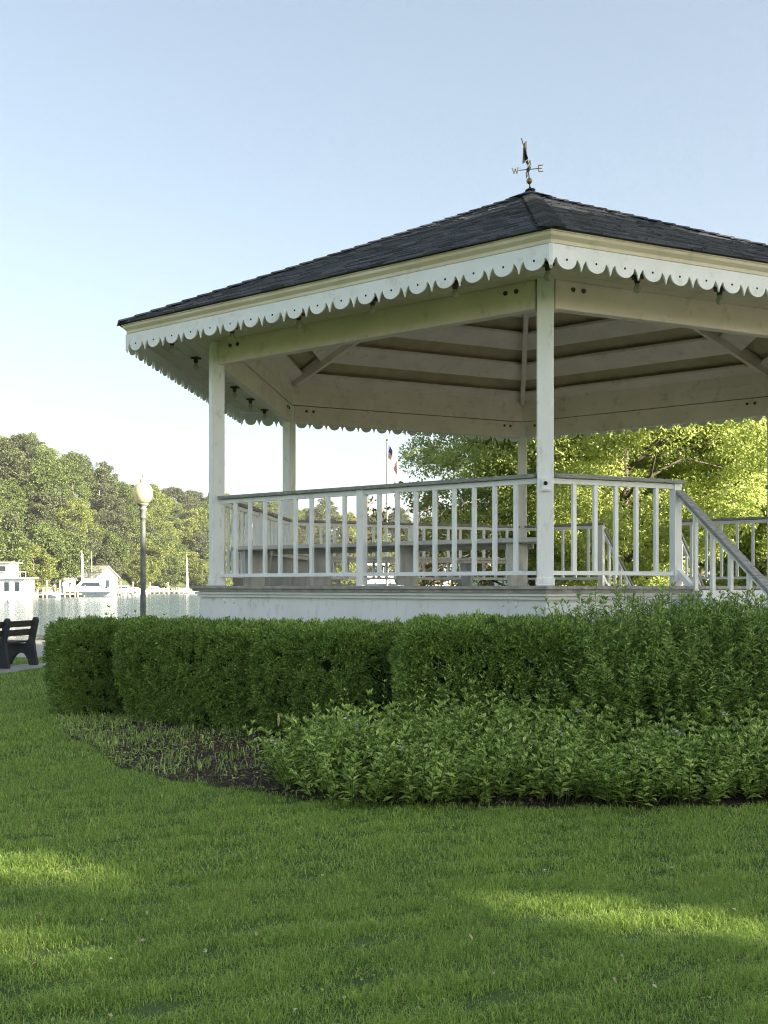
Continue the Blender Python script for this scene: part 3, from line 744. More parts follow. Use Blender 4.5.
# ------------------------------------------------------------------ perennials and shrubs
def plant_mesh(seed, stems, R, hmin, hmax, pairs, leaf, lw, spread, mat, whorl=6, elev=.5, bottom=.15, curve=.25, dome=1.0):
    rng = np.random.default_rng(seed)
    a = rng.uniform(0, 6.283, stems); r = R * np.sqrt(rng.uniform(0, 1, stems))
    base = np.stack([r * .55 * np.cos(a), r * .55 * np.sin(a), np.zeros(stems)], 1)
    h = rng.uniform(hmin, hmax, stems) * (1 - (1 - dome) * (r / R) ** 2)
    outd = np.stack([np.cos(a), np.sin(a)], 1) * (r / R)[:, None] * spread + rng.normal(size=(stems, 2)) * .08
    P, Dd, Ls = [], [], []
    for j in range(pairs):
        t = bottom + (1 - bottom) * (j + 1) / pairs
        for s_ in range(2 if j < pairs - 1 else whorl):
            az = rng.uniform(0, 6.283, stems) + 2.4 * j + s_ * (math.pi if j < pairs - 1 else 6.283 / whorl) + rng.normal(size=stems) * .3 + a
            pos = base + np.concatenate([outd * (h * (t * (1 - curve) + curve * t * t))[:, None], (h * t)[:, None]], 1)
            el = elev + (.35 if j >= pairs - 2 else 0) + rng.normal(size=stems) * .2
            dd = np.stack([np.cos(az) * np.cos(el), np.sin(az) * np.cos(el), np.sin(el)], 1)
            P.append(pos); Dd.append(dd); Ls.append(leaf * rng.uniform(.7, 1.2, stems) * (1 - .35 * max(0, t - .75) / .25))
    P = np.concatenate(P); Dd = np.concatenate(Dd); Ls = np.concatenate(Ls)
    P[:, 2] = np.maximum(P[:, 2], .01)
    lm = leaf_mesh('foliage', P, Dd, Ls, Ls * lw, mat, rng, up=unit(rng.normal(size=P.shape) * .35 + [0, 0, 1]), fold=.18, droop=.15)
    sb = MB(); tips = []
    for i in range(stems):
        q0 = Vector(base[i]); q1 = q0 + Vector((outd[i, 0] * h[i] * .45, outd[i, 1] * h[i] * .45, h[i] * .5)); q2 = q0 + Vector((outd[i, 0] * h[i], outd[i, 1] * h[i], h[i]))
        sb.tube([q0, q1, q2], [.003, .0025, .0012], 4); tips.append(q2)
    return lm, sb.mesh('stems', stemm), tips
def flower_mesh(tips, rng, n_):
    pos, dd = [], []
    for q in rng.sample(tips, min(n_, len(tips))):
        for c in range(3):
            ce = np.array(q) + np.array([rng.uniform(-.02, .02), rng.uniform(-.02, .02), rng.uniform(0, .03)])
            for k in range(5):
                az = k * 1.257; pos.append(ce); dd.append((math.cos(az), math.sin(az), .5))
    return leaf_mesh('blossom', np.array(pos), np.array(dd), .014, .010, petal, np.random.default_rng(1))
pv = [plant_mesh(200 + i, 84, .46, .26, .62, 9, .074, .36, .55, peren, dome=.72, elev=.55, whorl=9, bottom=.10) for i in range(4)]
pf = [flower_mesh([t for t in pv[i][2] if t.z > .4], rnd, 2 + i) for i in range(4)]
pl_spots = []
for (x0_, x1_, y) in [(-.30, 3.6, 6.80), (-.50, 3.7, 7.25), (-.25, 3.8, 7.72), (.6, 4.0, 8.02)]:
    x_ = x0_ + rnd.uniform(0, .1)
    while x_ < x1_:
        pl_spots.append((x_, y + rnd.uniform(-.06, .06))); x_ += .44 * rnd.uniform(.9, 1.15)
for i, (x_, y_) in enumerate(pl_spots):
    v = rnd.randrange(4); s_ = rnd.uniform(.85, 1.05) * (.82 if y_ < 7.0 else 1.0)
    t = thing('flowering_perennial', (x_, y_, 0), 'leafy light green perennial clump in the planted bed before the hedges', 'perennial', 'perennials massed in the bed', rnd.uniform(0, 6.28))
    t.scale = (1, 1, s_)
    put('foliage', pv[v][0], t); put('stems', pv[v][1], t)
    if rnd.random() < .4: put('blossom', pf[v], t)
# tall spires that rise from the mass
sv = [plant_mesh(230 + i, 5, .13, .62, .80, 15, .05, .26, .3, peren) for i in range(2)]
for i, (px, Y) in enumerate([(376, 7.6), (420, 7.8), (455, 7.75), (505, 7.8), (600, 7.9), (660, 7.8), (545, 7.7), (720, 7.9)]):
    x_ = (px - 384) / F * Y
    t = thing('tall_perennial', (x_, Y, 0), 'narrow upright light green stems rising above the perennial mass', 'perennial', 'taller stems in the bed', i * 1.3)
    put('foliage', sv[i % 2][0], t); put('stems', sv[i % 2][1], t)
fv = [plant_mesh(250 + i, 150, .52, .80, 1.42, 40, .082, .24, .34, feather, elev=.6, bottom=.05, dome=.85) for i in range(3)]
for i, (px, Y, s_) in enumerate([(612, 8.75, .98), (640, 8.3, .90), (668, 8.8, 1.0), (700, 8.35, .92), (722, 8.8, .98), (752, 8.4, .93), (790, 8.8, 1.0), (820, 8.3, .95), (635, 8.05, .66), (735, 8.1, .72), (685, 8.0, .62), (780, 8.1, .7), (860, 8.6, 1.0), (655, 8.6, .95), (595, 8.5, .86), (612, 8.2, .75), (712, 8.6, .97), (768, 8.65, .95)]):
    x_ = (px - 384) / F * Y
    t = thing('feathery_shrub', (x_, Y, 0), 'feathery upright green shrub below the gazebo stair rail', 'shrub', 'feathery shrubs beside the stairs', i * 1.1)
    t.scale = (1, 1, s_)
    put('foliage', fv[i % 3][0], t); put('stems', fv[i % 3][1], t)
# grass clump with dry seed heads at the left end of the perennials
rng = np.random.default_rng(9)
gx, gy = -.55, 7.75
tg = thing('ornamental_grass', (gx, gy, 0), 'small arching grass tuft with pale dry seed heads at the left end of the perennials', 'grass tuft')
mb = MB(); hd = MB()
for i in range(34):
    az = rng.uniform(0, 6.28); L_ = rng.uniform(.4, .62); o_ = rng.uniform(.1, .34)
    pts = [Vector((math.cos(az) * o_ * t * t, math.sin(az) * o_ * t * t, L_ * (t - .28 * t ** 3))) for t in (0, .35, .7, 1)]
    mb.tube(pts, [.003, .0028, .002, .0006], 3)
    if i % 5 == 0:
        hd.tube([pts[3] - Vector((0, 0, .05)), pts[3], pts[3] + Vector((0, 0, .05))], [.004, .012, .003], 5)
mb.build('blades', peren, tg); hd.build('seed_heads', drygr, tg)
# sprouting weed by the lamp, above the hedge
wl = plant_mesh(300, 7, .2, .95, 1.18, 10, .07, .4, .3, peren)
t = thing('leafy_weed', ((143 - 384) / F * 12.6, 12.6, 0), 'lanky leafy weed poking up behind the left hedge in front of the lamp post', 'weed')
put('foliage', wl[0], t); put('stems', wl[1], t)

# ------------------------------------------------------------------ bed, mulch, lawn
bed = [gp(*p_) for p_ in [(56, 721), (66, 736), (100, 750), (118, 768), (180, 783), (250, 792), (300, 801), (420, 807), (600, 809), (800, 806)]] + [(4.6, 6.8), (6.5, 9.0), (7.5, 12), (6, 12.5), (2, 9.6), (-2, 12.6), (-3.2, 13.5), (-3.9, 12.6)]
sheet('flower_bed', bed, .012, soil)
def inside(px_, py_, poly):
    c = np.zeros(len(px_), bool); n_ = len(poly)
    for i in range(n_):
        x1, y1 = poly[i]; x2, y2 = poly[(i + 1) % n_]
        hit = ((y1 > py_) != (y2 > py_)) & (px_ < (x2 - x1) * (py_ - y1) / (y2 - y1 + 1e-12) + x1); c ^= hit
    return c
rng = np.random.default_rng(3)
N_ = 9000
x_ = rng.uniform(-3.6, 1.0, N_); y_ = rng.uniform(6.4, 11, N_); k_ = inside(x_, y_, bed); x_, y_ = x_[k_], y_[k_]; n_ = len(x_)
pos = np.stack([x_, y_, rng.uniform(.014, .035, n_)], 1); d = rng.normal(size=(n_, 3)); d[:, 2] *= .25
up = rng.normal(size=(n_, 3)) * .4 + [0, 0, 1]
struct(put('bark_mulch', leaf_mesh('bark_mulch', pos, d, rng.uniform(.02, .06, n_), rng.uniform(.008, .02, n_), chip, rng, up=up, fold=.1)), 'stuff')

def blades(name, x, y, h, w, mat, rng, lean=.5):
    n_ = len(x); az = rng.uniform(0, 6.283, n_); ln = rng.uniform(.1, 1, n_) * lean
    fa = az + rng.normal(size=n_) * .5 + 1.57
    b0 = np.stack([x, y, np.full(n_, -.004)], 1); dr = np.stack([np.cos(az), np.sin(az), np.zeros(n_)], 1); sd_ = np.stack([np.cos(fa), np.sin(fa), np.zeros(n_)], 1) * (w / 2)[:, None]
    mid = b0 + dr * (h * ln * .3)[:, None] + np.array([0, 0, 1]) * (h * .58)[:, None]
    tip = b0 + dr * (h * ln)[:, None] + np.array([0, 0, 1]) * (h * (1 - .25 * ln))[:, None]
    v = np.stack([b0 - sd_, b0 + sd_, mid + sd_ * .8, mid - sd_ * .8, tip], 1).reshape(-1, 3)
    i = np.arange(n_)[:, None] * 5
    f = np.concatenate([i + [0, 1, 2], i + [0, 2, 3], i + [3, 2, 4]], 1).reshape(-1, 3)
    return struct(put(name, np_mesh(name, v, f, mat)), 'stuff')
def scatter(n, y0, y1, l, r, rng):
    y = np.sqrt(rng.uniform(y0 ** 2, y1 ** 2, n)); return y * rng.uniform(l, r, n), y
X, Yy, H_, W_ = [], [], [], []
for (n, y0, y1, l_, r_, h, w_) in [(300000, 2.4, 5.0, -.46, .46, .030, .0030), (300000, 5.0, 8.2, -.45, .45, .034, .0042), (90000, 8.2, 12.5, -.48, -.17, .038, .0070), (60000, 12.5, 20, -.48, -.24, .040, .010)]:
    a, b_ = scatter(n, y0, y1, l_, r_, rng)
    # clumpy density
    P2 = np.stack([a, b_], 1); nn_ = smooth_noise(P2, 41, 9) + .6 * smooth_noise(P2, 42, 25)
    k_ = rng.uniform(-1.6, .9, n) < nn_ * 1.2 + .3; a, b_, nn_ = a[k_], b_[k_], nn_[k_]
    X.append(a); Yy.append(b_); H_.append(h * rng.uniform(.35, 1.45, len(a)) * (1 + .35 * nn_)); W_.append(np.full(len(a), w_) * rng.uniform(.7, 1.2, len(a)))
X = np.concatenate(X); Yy = np.concatenate(Yy); H_ = np.concatenate(H_); W_ = np.concatenate(W_)
jx = rng.normal(size=len(X)) * .07; jy = rng.normal(size=len(X)) * .07
out_bed = ~inside(X + jx, Yy + jy, bed)
pad = inside(X, Yy, bp) | ((Yy > 20.05))
k_ = out_bed & ~pad
dry = rng.random(len(X)) < .05 + .07 * (smooth_noise(np.stack([X, Yy], 1), 88, 3.5) > .35)
blades('lawn_grass', X[k_ & ~dry], Yy[k_ & ~dry], H_[k_ & ~dry], W_[k_ & ~dry], grassm, rng, 1.5)
blades('dry_grass', X[k_ & dry], Yy[k_ & dry], H_[k_ & dry] * .8, W_[k_ & dry] * .9, drymix, rng, .9)
n = 260; a, b_ = scatter(n, 2.6, 9, -.45, .45, rng); k_ = ~inside(a, b_, bed); a, b_ = a[k_], b_[k_]; n = len(a)
d3 = rng.normal(size=(n, 3)); d3[:, 2] *= .3
struct(put('fallen_leaves', leaf_mesh('fallen_leaves', np.stack([a, b_, rng.uniform(.018, .032, n)], 1), d3, rng.uniform(.012, .034, n), rng.uniform(.008, .018, n), fallen, rng, up=rng.normal(size=(n, 3)) * .4 + [0, 0, 1])), 'stuff')
# broad-leaved weeds scattered in the turf
n = 9000; a, b_ = scatter(n, 2.5, 9, -.45, .45, rng); nn_ = smooth_noise(np.stack([a, b_], 1), 55, 4); k_ = ~inside(a, b_, bed) & (nn_ > .55); a, b_ = a[k_], b_[k_]; n = len(a)
d3 = rng.normal(size=(n, 3)); d3[:, 2] = np.abs(d3[:, 2]) * .4
struct(put('clover', leaf_mesh('clover', np.stack([a, b_, rng.uniform(.012, .026, n)], 1), d3, rng.uniform(.010, .017, n), rng.uniform(.010, .015, n), grassm, rng, up=rng.normal(size=(n, 3)) * .25 + [0, 0, 1])), 'stuff')
# weeds on the mulch, thick at the left, sparse towards the perennials
n = 26000; a = rng.uniform(-3.7, .6, n); b_ = rng.uniform(6.5, 11, n); P2 = np.stack([a, b_], 1)
k_ = inside(a, b_, bed) & (rng.uniform(-1, 1.6, n) < smooth_noise(P2, 77, 6) * 1.3 - .12 - (a + 2.0) * .75); a, b_ = a[k_], b_[k_]
blades('bed_weeds', a, b_, rng.uniform(.04, .11, len(a)), rng.uniform(.006, .011, len(a)), peren, rng, .8)
n = 16000; a3 = rng.uniform(-3.7, .6, n); b3 = rng.uniform(6.5, 11, n); Q2 = np.stack([a3, b3], 1)
k_ = inside(a3 + rng.normal(size=n) * .05, b3 + rng.normal(size=n) * .05, bed) & (rng.uniform(-1, 1.6, n) < smooth_noise(Q2, 78, 5) * 1.2 - .3 - (a3 + 2.0) * .6); a3, b3 = a3[k_], b3[k_]; m3 = len(a3)
d3 = rng.normal(size=(m3, 3)); d3[:, 2] = np.abs(d3[:, 2]) * .5
struct(put('ground_cover', leaf_mesh('ground_cover', np.stack([a3, b3, rng.uniform(.015, .06, m3)], 1), d3, rng.uniform(.02, .045, m3), rng.uniform(.010, .022, m3), peren, rng, up=rng.normal(size=(m3, 3)) * .3 + [0, 0, 1])), 'stuff')
n = 3500; a = rng.uniform(-3.7, .6, n); b_ = rng.uniform(6.5, 11, n); k_ = inside(a, b_, bed); a, b_ = a[k_], b_[k_]
blades('dead_stalks', a, b_, rng.uniform(.03, .10, len(a)), rng.uniform(.004, .008, len(a)), drymix, rng, 1.4)

# ------------------------------------------------------------------ park bench
ba = Vector((.25, .968, 0)); bs = Vector((.968, -.25, 0))      # along; towards the back of the seat
o3 = Vector((*gp(22.5, 665.6), .02))
pb_ = thing('park_bench', o3 - ba * .9, 'dark bench with curved supports and dark slats on the river promenade', 'bench')
def bl(v): return Vector(v) - pb_.location
prof = [(.30, 0), (.14, 0), (.12, .10), (.05, .19), (-.03, .215), (-.12, .17), (-.19, .08), (-.22, 0), (-.38, 0), (-.36, .14), (-.31, .28), (-.30, .38), (-.24, .405), (-.05, .37), (.08, .375), (.13, .45), (.205, .78), (.225, .82), (.26, .835), (.295, .82), (.31, .78), (.27, .58), (.235, .44), (.25, .28), (.28, .12)]
for i in range(3):
    MB().plate(prof, bl(o3 - ba * .82 * i), bs, Z3, .075).build('end_support', plastic, pb_, bevel=.008)
for j, (s_, z, tilt) in enumerate([(.20, .725, .2), (.165, .575, .2), (.125, .44, .2)][:2]):
    MB().bar(bl(o3 + bs * s_ + Z3 * z + ba * .05), bl(o3 + bs * s_ + Z3 * z - ba * 1.70), .035, .105, up=tuple(Z3 + bs * tilt)).build('back_slat', slatm, pb_, bevel=.004)
for s_ in (-.24, -.10, .04):
    MB().bar(bl(o3 + bs * s_ + Z3 * .405 + ba * .05), bl(o3 + bs * s_ + Z3 * .405 - ba * 1.70), .115, .035).build('seat_slat', slatm, pb_, bevel=.004)

# ------------------------------------------------------------------ street lamps
globem = M('frosted_globe', (.42, .41, .30), (.36, .34, .24), .25, 3, transl=.3, tcol=(.85, .8, .55), spec=.6)
def lamp_mesh():
    b1 = MB(); b1.lathe([(.17, 0), (.17, .06), (.13, .10), (.13, .42), (.10, .50), (.075, .55), (.062, .7), (.055, 2.75), (.052, 2.80), (.075, 2.82), (.078, 2.85), (.06, 2.88), (.06, 2.96), (.085, 3.0), (.09, 3.03), (.06, 3.06), (.11, 3.10), (.125, 3.12), (.12, 3.14)], 16)
    b2 = MB(); b2.lathe([(.115, 3.14), (.16, 3.19), (.20, 3.28), (.21, 3.37), (.195, 3.46), (.145, 3.54), (.075, 3.575), (.06, 3.60), (.075, 3.62), (.05, 3.66), (.02, 3.70)], 20)
    b3 = MB(); b3.lathe([(.016, 3.70), (.022, 3.72), (.010, 3.74), (.012, 3.76), (.003, 3.80)], 8)
    return b1.mesh('post', lampmetal, True), b2.mesh('globe', globem, True), b3.mesh('finial', lampmetal, True)
lm = lamp_mesh()
for px, Y, z, lb in [(143, 22.3, .02, 'lamp post with pale acorn globe on the promenade left of the gazebo'), (721, 56, 0, 'distant dark lamp post seen between the stair rails at right')]:
    t = thing('street_lamp', ((px - 384) / F * Y, Y, z), lb, 'street lamp', 'acorn globe street lamps')
    for nme, me in zip(('post', 'globe', 'finial'), lm): put(nme, me, t)

# ------------------------------------------------------------------ across the river
def P2(px, Y): return Vector(((px - 384) / F * Y, Y, 0))
def zat(py, Y): return EYE - (py - HOR) / F * Y
# floating house at far left
Y = 183; o_ = P2(-3, Y); o_.z = WATER
t = thing('floating_house', o_, 'white two-storey flat-roofed house on the dock at the far left edge', 'building')
mb = MB(); mb.box((0, 0, .3), (12.5, 6, .6)); mb.box((-.2, .2, 2.0), (11.4, 5.2, 2.8)); mb.box((-1.2, .4, 4.9), (8.2, 4.6, 2.5)); mb.build('wall', house_white, t)
mb = MB(); mb.box((0, 0, 3.5), (12.6, 6.2, .2)); mb.build('upper_deck', house_white, t)
mb = MB(); mb.box((-1.2, .4, 6.25), (9.2, 5.6, .22)); mb.build('roof', roofgrey, t)
for x_ in (-4.4, -2.2, .2, 2.6, 4.4): MB().box((x_, -2.44, 2.0), (.8, .06, 1.6)).build('window', glass_w, t)
for x_ in (-3.5, -1.0, 1.6): MB().box((x_, -1.94, 5.0), (1.3, .06, 1.2)).build('window', glass_w, t)
mb = MB()
for i in range(14): mb.box((-6 + i * .93, -3.0, 4.05), (.06, .06, 1.0))
mb.bar((-6.2, -3.0, 4.55), (6.2, -3.0, 4.55), .07, .07); mb.build('deck_rail', house_white, t)
# docks
def dock(p, q, w_, n_, label, top=.55, ph=1.3):
    p = Vector(p); q = Vector(q); L_ = (q - p).length; u = (q - p).normalized(); nn = Vector((-u.y, u.x, 0))
    t = thing('dock', (p.x, p.y, WATER), label, 'dock'); o = Vector((p.x, p.y, WATER))
    mb = MB(); mb.bar(p + Z3 * (WATER + top) - o, q + Z3 * (WATER + top) - o, w_, .22); mb.build('decking', pilem, t)
    pm_ = MB(); pm_.tube([(0, 0, -1.2), (0, 0, top + ph)], [.17, .15], 7); pme = pm_.mesh('piling', pilem)
    for i in range(n_):
        f_ = i / (n_ - 1)
        for sg in (-1, 1):
            put('piling', pme, t, p + u * L_ * f_ + nn * sg * (w_ / 2 + .2) - Vector((p.x, p.y, 0)), 0, (1, 1, .8 + .3 * ((i * 7 + sg) % 5) / 5))
dock(P2(14, 182), P2(70, 199), 1.8, 11, 'weathered dock with pilings running right from the white floating house')
dock(P2(72, 200), P2(128, 240), 1.8, 11, 'weathered dock with pilings in front of the cabin cruiser and boathouse')
dock(P2(140, 268), P2(180, 285), 1.8, 9, 'distant low dock with pale pilings right of the lamp post')
# boathouses
def house(px, Y, w_, d_, eave, ridge, rz, label, z=0):
    o_ = P2(px, Y); o_.z = z
    t = thing('boathouse', o_, label, 'boathouse', None, rz)
    mb = MB(); mb.box((0, 0, eave / 2), (w_, d_, eave))
    mb.add([(-w_ / 2, -d_ / 2, eave), (-w_ / 2, d_ / 2, eave), (-w_ / 2, 0, ridge), (w_ / 2, -d_ / 2, eave), (w_ / 2, d_ / 2, eave), (w_ / 2, 0, ridge)], [(0, 2, 1), (3, 4, 5)]); mb.build('wall', house_white, t)
    mb = MB()
    for sg in (-1, 1):
        q = [(-w_ / 2 - .4, sg * (d_ / 2 + .5), eave - .25), (w_ / 2 + .4, sg * (d_ / 2 + .5), eave - .25), (w_ / 2 + .4, 0, ridge + .1), (-w_ / 2 - .4, 0, ridge + .1)]
        mb.add(q + [(a_, b__, c_ + .18) for a_, b__, c_ in q], [(0, 1, 2, 3), (7, 6, 5, 4), (0, 4, 5, 1), (1, 5, 6, 2), (3, 7, 4, 0)])
    mb.build('roof', roofgrey, t)
    for x_ in (-w_ * .3, 0, w_ * .3): MB().box((x_, -d_ / 2 - .03, eave * .55), (1.2, .06, 1.1)).build('window', glass_w, t)
    MB().box((w_ / 2 + .03, 0, eave * .45), (.06, 1.4, eave * .7)).build('door', glass_w, t)
    return t
house(89, 236, 11, 6.5, 3.3, 5.6, rad(-28), 'white boathouse with grey gabled roof on the far bank left of the lamp')
house(56, 226, 6.5, 5, 2.6, 4.2, rad(-8), 'small low shed with grey roof left of the white boathouse')
# boats
def hull(L_, B_, h_, mb, mi=0):
    st = [(-.5, .80, 0), (-.2, 1, 0), (.15, .95, .06), (.35, .6, .18), (.46, .25, .30), (.5, .03, .38)]
    vs = []
    for x_, b__, r_ in st:
        for y_, z in ((-1, 1), (-.85, .45), (-.35, .02), (0, -.12), (.35, .02), (.85, .45), (1, 1)):
            vs.append((x_ * L_, y_ * b__ * B_ / 2, (z + r_ * max(z, 0)) * h_))
    n_ = 7; fs = [(i * n_ + j, i * n_ + j + 1, (i + 1) * n_ + j + 1, (i + 1) * n_ + j) for i in range(len(st) - 1) for j in range(n_ - 1)]
    fs += [(i * n_, (i + 1) * n_, (i + 1) * n_ + 6, i * n_ + 6) for i in range(len(st) - 1)] + [(0, 6, 5, 4, 3, 2, 1)]
    mb.add(vs, fs, mi)
def motor_boat(name, loc, L_, rz, label, cabin=1, canvas=navy, cat='motor boat', mast=0, group=None):
    t = thing(name, loc, label, cat, group, rz); B_ = L_ * .33; h_ = L_ * .155
    mb = MB(); hull(L_, B_, h_, mb); mb.build('hull', gel, t)
    mb = MB(); mb.box((0, 0, h_ * .55), (L_ * .8, B_ * 1.0, h_ * .12)); mb.build('stripe', navy, t)
    if cabin:
        c = MB(); c.add([(-.28 * L_, -.4 * B_, h_), (.25 * L_, -.33 * B_, h_ * 1.1), (.12 * L_, -.28 * B_, h_ * 1.95), (-.24 * L_, -.34 * B_, h_ * 1.95),
                         (-.28 * L_, .4 * B_, h_), (.25 * L_, .33 * B_, h_ * 1.1), (.12 * L_, .28 * B_, h_ * 1.95), (-.24 * L_, .34 * B_, h_ * 1.95)],
                        [(0, 1, 2, 3), (5, 4, 7, 6), (1, 5, 6, 2), (3, 2, 6, 7), (4, 0, 3, 7)]); c.build('cabin', gel, t)
        for sg in (-1, 1):
            c = MB(); e = .012 * L_
            c.add([(-.22 * L_, sg * (.385 * B_ + e), h_ * 1.3), (.13 * L_, sg * (.34 * B_ + e), h_ * 1.35), (.09 * L_, sg * (.31 * B_ + e), h_ * 1.75), (-.21 * L_, sg * (.355 * B_ + e), h_ * 1.75)], [(0, 1, 2, 3), (3, 2, 1, 0)]); c.build('window', glass_w, t)
    if cabin > 1:
        c = MB(); c.box((-.08 * L_, 0, h_ * 2.12), (.30 * L_, .62 * B_, h_ * .34)); c.build('flybridge', gel, t)
        c = MB(); c.box((-.10 * L_, 0, h_ * 2.95), (.26 * L_, .6 * B_, h_ * .1))
        for sx in (-.2, .02):
            for sg in (-1, 1): c.tube([(sx * L_, sg * .27 * B_, h_ * 2.2), (sx * L_, sg * .27 * B_, h_ * 2.95)], [.03, .03], 5)
        c.build('canopy', canvas, t)
    elif cabin == 0:
        c = MB(); c.box((-.08 * L_, 0, h_ * 1.9), (.3 * L_, B_ * .75, h_ * .08))
        for sx in (-.2, .04):
            for sg in (-1, 1): c.tube([(sx * L_, sg * .34 * B_, h_), (sx * L_, sg * .34 * B_, h_ * 1.9)], [.03, .03], 5)
        c.build('canopy', canvas, t)
        MB().add([(.10 * L_, -.36 * B_, h_ * 1.05), (.10 * L_, .36 * B_, h_ * 1.05), (.05 * L_, .3 * B_, h_ * 1.5), (.05 * L_, -.3 * B_, h_ * 1.5)], [(0, 1, 2, 3)]).build('windscreen', glass_w, t)
    c = MB()
    for i in range(5):
        x_ = (.05 + .1 * i) * L_; y_ = B_ * .47 * max(.05, (1 - (max(0, x_ / L_ - .15) / .37) ** 1.6))
        for sg in (-1, 1): c.tube([(x_, sg * y_, h_ * 1.05), (x_, sg * y_, h_ * 1.5)], [.02, .02], 4)
    c.build('bow_rail', gel, t)
    if mast: MB().tube([(-.05 * L_, 0, h_ * 2), (-.05 * L_, 0, mast)], [.07, .03], 6).build('antenna', house_white, t)
    return t
def wl_(px, Y): v = P2(px, Y); v.z = WATER - .05; return v
motor_boat('cabin_cruiser', wl_(89, 205), 10.5, rad(188), 'white cabin cruiser with dark canvas and a tall antenna moored by the boathouse', 2, navy, 'cabin cruiser', mast=9.0)
motor_boat('motor_boat', wl_(63, 208), 6.0, rad(190), 'low white motor boat with dark canopy left of the cabin cruiser', 0, navy)
motor_boat('motor_boat', wl_(124, 248), 7.5, rad(15), 'white motor boat moored between the boathouse and the lamp post', 1)
motor_boat('motor_boat', wl_(136, 262), 6.0, rad(20), 'white motor boat moored directly left of the lamp post', 0, tanm)
motor_boat('motor_boat', wl_(155, 288), 6.5, rad(8), 'small white motor boat at the distant dock right of the lamp post', 1)
def sail_boat(loc, L_, H, rz, label, sailm, lower=True):
    t = thing('sailing_boat', loc, label, 'sailing boat', None, rz)
    mb = MB(); hull(L_, L_ * .3, L_ * .11, mb); mb.build('hull', gel, t)
    MB().box((0, 0, L_ * .14), (L_ * .35, L_ * .16, L_ * .07)).build('cabin', gel, t)
    MB().tube([(L_ * .08, 0, L_ * .1), (L_ * .08, 0, H)], [.10, .05], 6).build('mast', house_white, t)
    MB().tube([(L_ * .06, 0, L_ * .24), (-L_ * .38, 0, L_ * .24)], [.14, .10], 6).build('boom_cover', navy, t)
    MB().tube([(L_ * .12, 0, L_ * .2), (L_ * .10, 0, H * .93)], [.28, .10], 6).build('furled_sail', sailm, t)
    return t
sail_boat(wl_(184, 288), 8.5, 10.8, rad(12), 'small sailing boat with pale furled sail left of the gazebo post', tanm)
sail_boat(wl_(79, 216), 7, 9.5, rad(25), 'sailing boat mast rising behind the cabin cruiser left of the boathouse', house_white)
t = thing('mooring_buoy', wl_(11, 134), 'small white mooring buoy floating on the river at far left', 'buoy')
MB().lathe([(.05, -.2), (.4, -.05), (.5, .25), (.4, .55), (.12, .7), (.05, .9)], 12).build('float', gel, t, smooth=True); MB().tube([(0, 0, .8), (0, 0, 1.2)], [.05, .05], 6).build('ring', bronze, t)
pile = MB().tube([(0, 0, -1.2), (0, 0, 2.9)], [.17, .15], 7).mesh('mooring_pile', pilem)
cap = MB().lathe([(.18, 2.9), (.17, 2.98), (.02, 3.1)], 8).mesh('cap', house_white)
for px, Y in [(34, 180), (47, 186), (60, 191), (101, 208), (112, 226), (121, 232), (133, 250), (150, 268), (168, 276)]:
    o_ = wl_(px, Y); o_.z = WATER
    t = thing('mooring_pile', o_, 'white-capped wooden mooring pile standing in the river by the far docks', 'piling', 'mooring piles by the far docks'); put('post', pile, t); put('cap', cap, t)
motor_boat('motor_boat', wl_(42, 190), 6.5, rad(165), 'white motor boat with tan canopy just right of the floating house', 0, tanm)
motor_boat('motor_boat', wl_(112, 233), 6.5, rad(30), 'white motor boat with navy canopy in front of the boathouse gable', 0, navy)
# behind the gazebo
motor_boat('cabin_cruiser', wl_(384, 92), 9.0, rad(15), 'white cabin cruiser seen through the gazebo rails near the flagpole', 2, house_white, 'cabin cruiser')
motor_boat('motor_boat', wl_(330, 110), 7.0, rad(10), 'white motor boat seen through the left half of the near gazebo rail', 1)
sail_boat(wl_(356, 150), 8, 10, rad(5), 'white sailing boat on the river seen between the near railing and the flagpole', house_white)
# flag pole
Yf = 62; fp = P2(387, Yf); 
t = thing('flagpole', fp, 'tall white flagpole with limp flag seen through the gazebo', 'flagpole')
zt = zat(441, Yf)
MB().tube([(0, 0, 0), (0, 0, zt)], [.07, .045], 8).build('pole', roofgrey, t)
MB().lathe([(.01, -.08), (.08, 0), (.01, .08)], 8).build('finial', brass, t, (0, 0, zt + .06))
fm_ = bpy.data.materials.new('flag_cloth'); fm_.use_nodes = True
# flag: drooping cloth with stripes and canton as separate coloured faces
redf = M('flag_red', (.50, .06, .06), None, .7, transl=.2); whf = M('flag_white', (.75, .73, .70), None, .7, transl=.2); blf = M('flag_blue', (.05, .07, .20), None, .7, transl=.2)
fb = MB(); NX, NY = 12, 13
def fp_(u_, v_):   # u along the fly, v down the hoist
    return Vector((.08 + .62 * u_ - .1 * u_ * u_, .13 * math.sin(u_ * 9 + v_ * 2), zt - .25 - .78 * v_ - 1.05 * u_ ** 1.2 + .08 * math.sin(u_ * 7)))
for j in range(NY):
    for i in range(NX):
        q = [fp_(i / NX, (j + 1) / NY), fp_((i + 1) / NX, (j + 1) / NY), fp_((i + 1) / NX, j / NY), fp_(i / NX, j / NY)]
        mi = 2 if (i < 5 and j < 7) else (0 if j % 2 == 0 else 1)
        q2 = [p_ + Vector((0, .006, 0)) for p_ in q]
        fb.add(q + q2, [(0, 1, 2, 3), (7, 6, 5, 4)], mi)
fb.build('flag', [redf, whf, blf], t)
bpy.data.materials.remove(fm_)
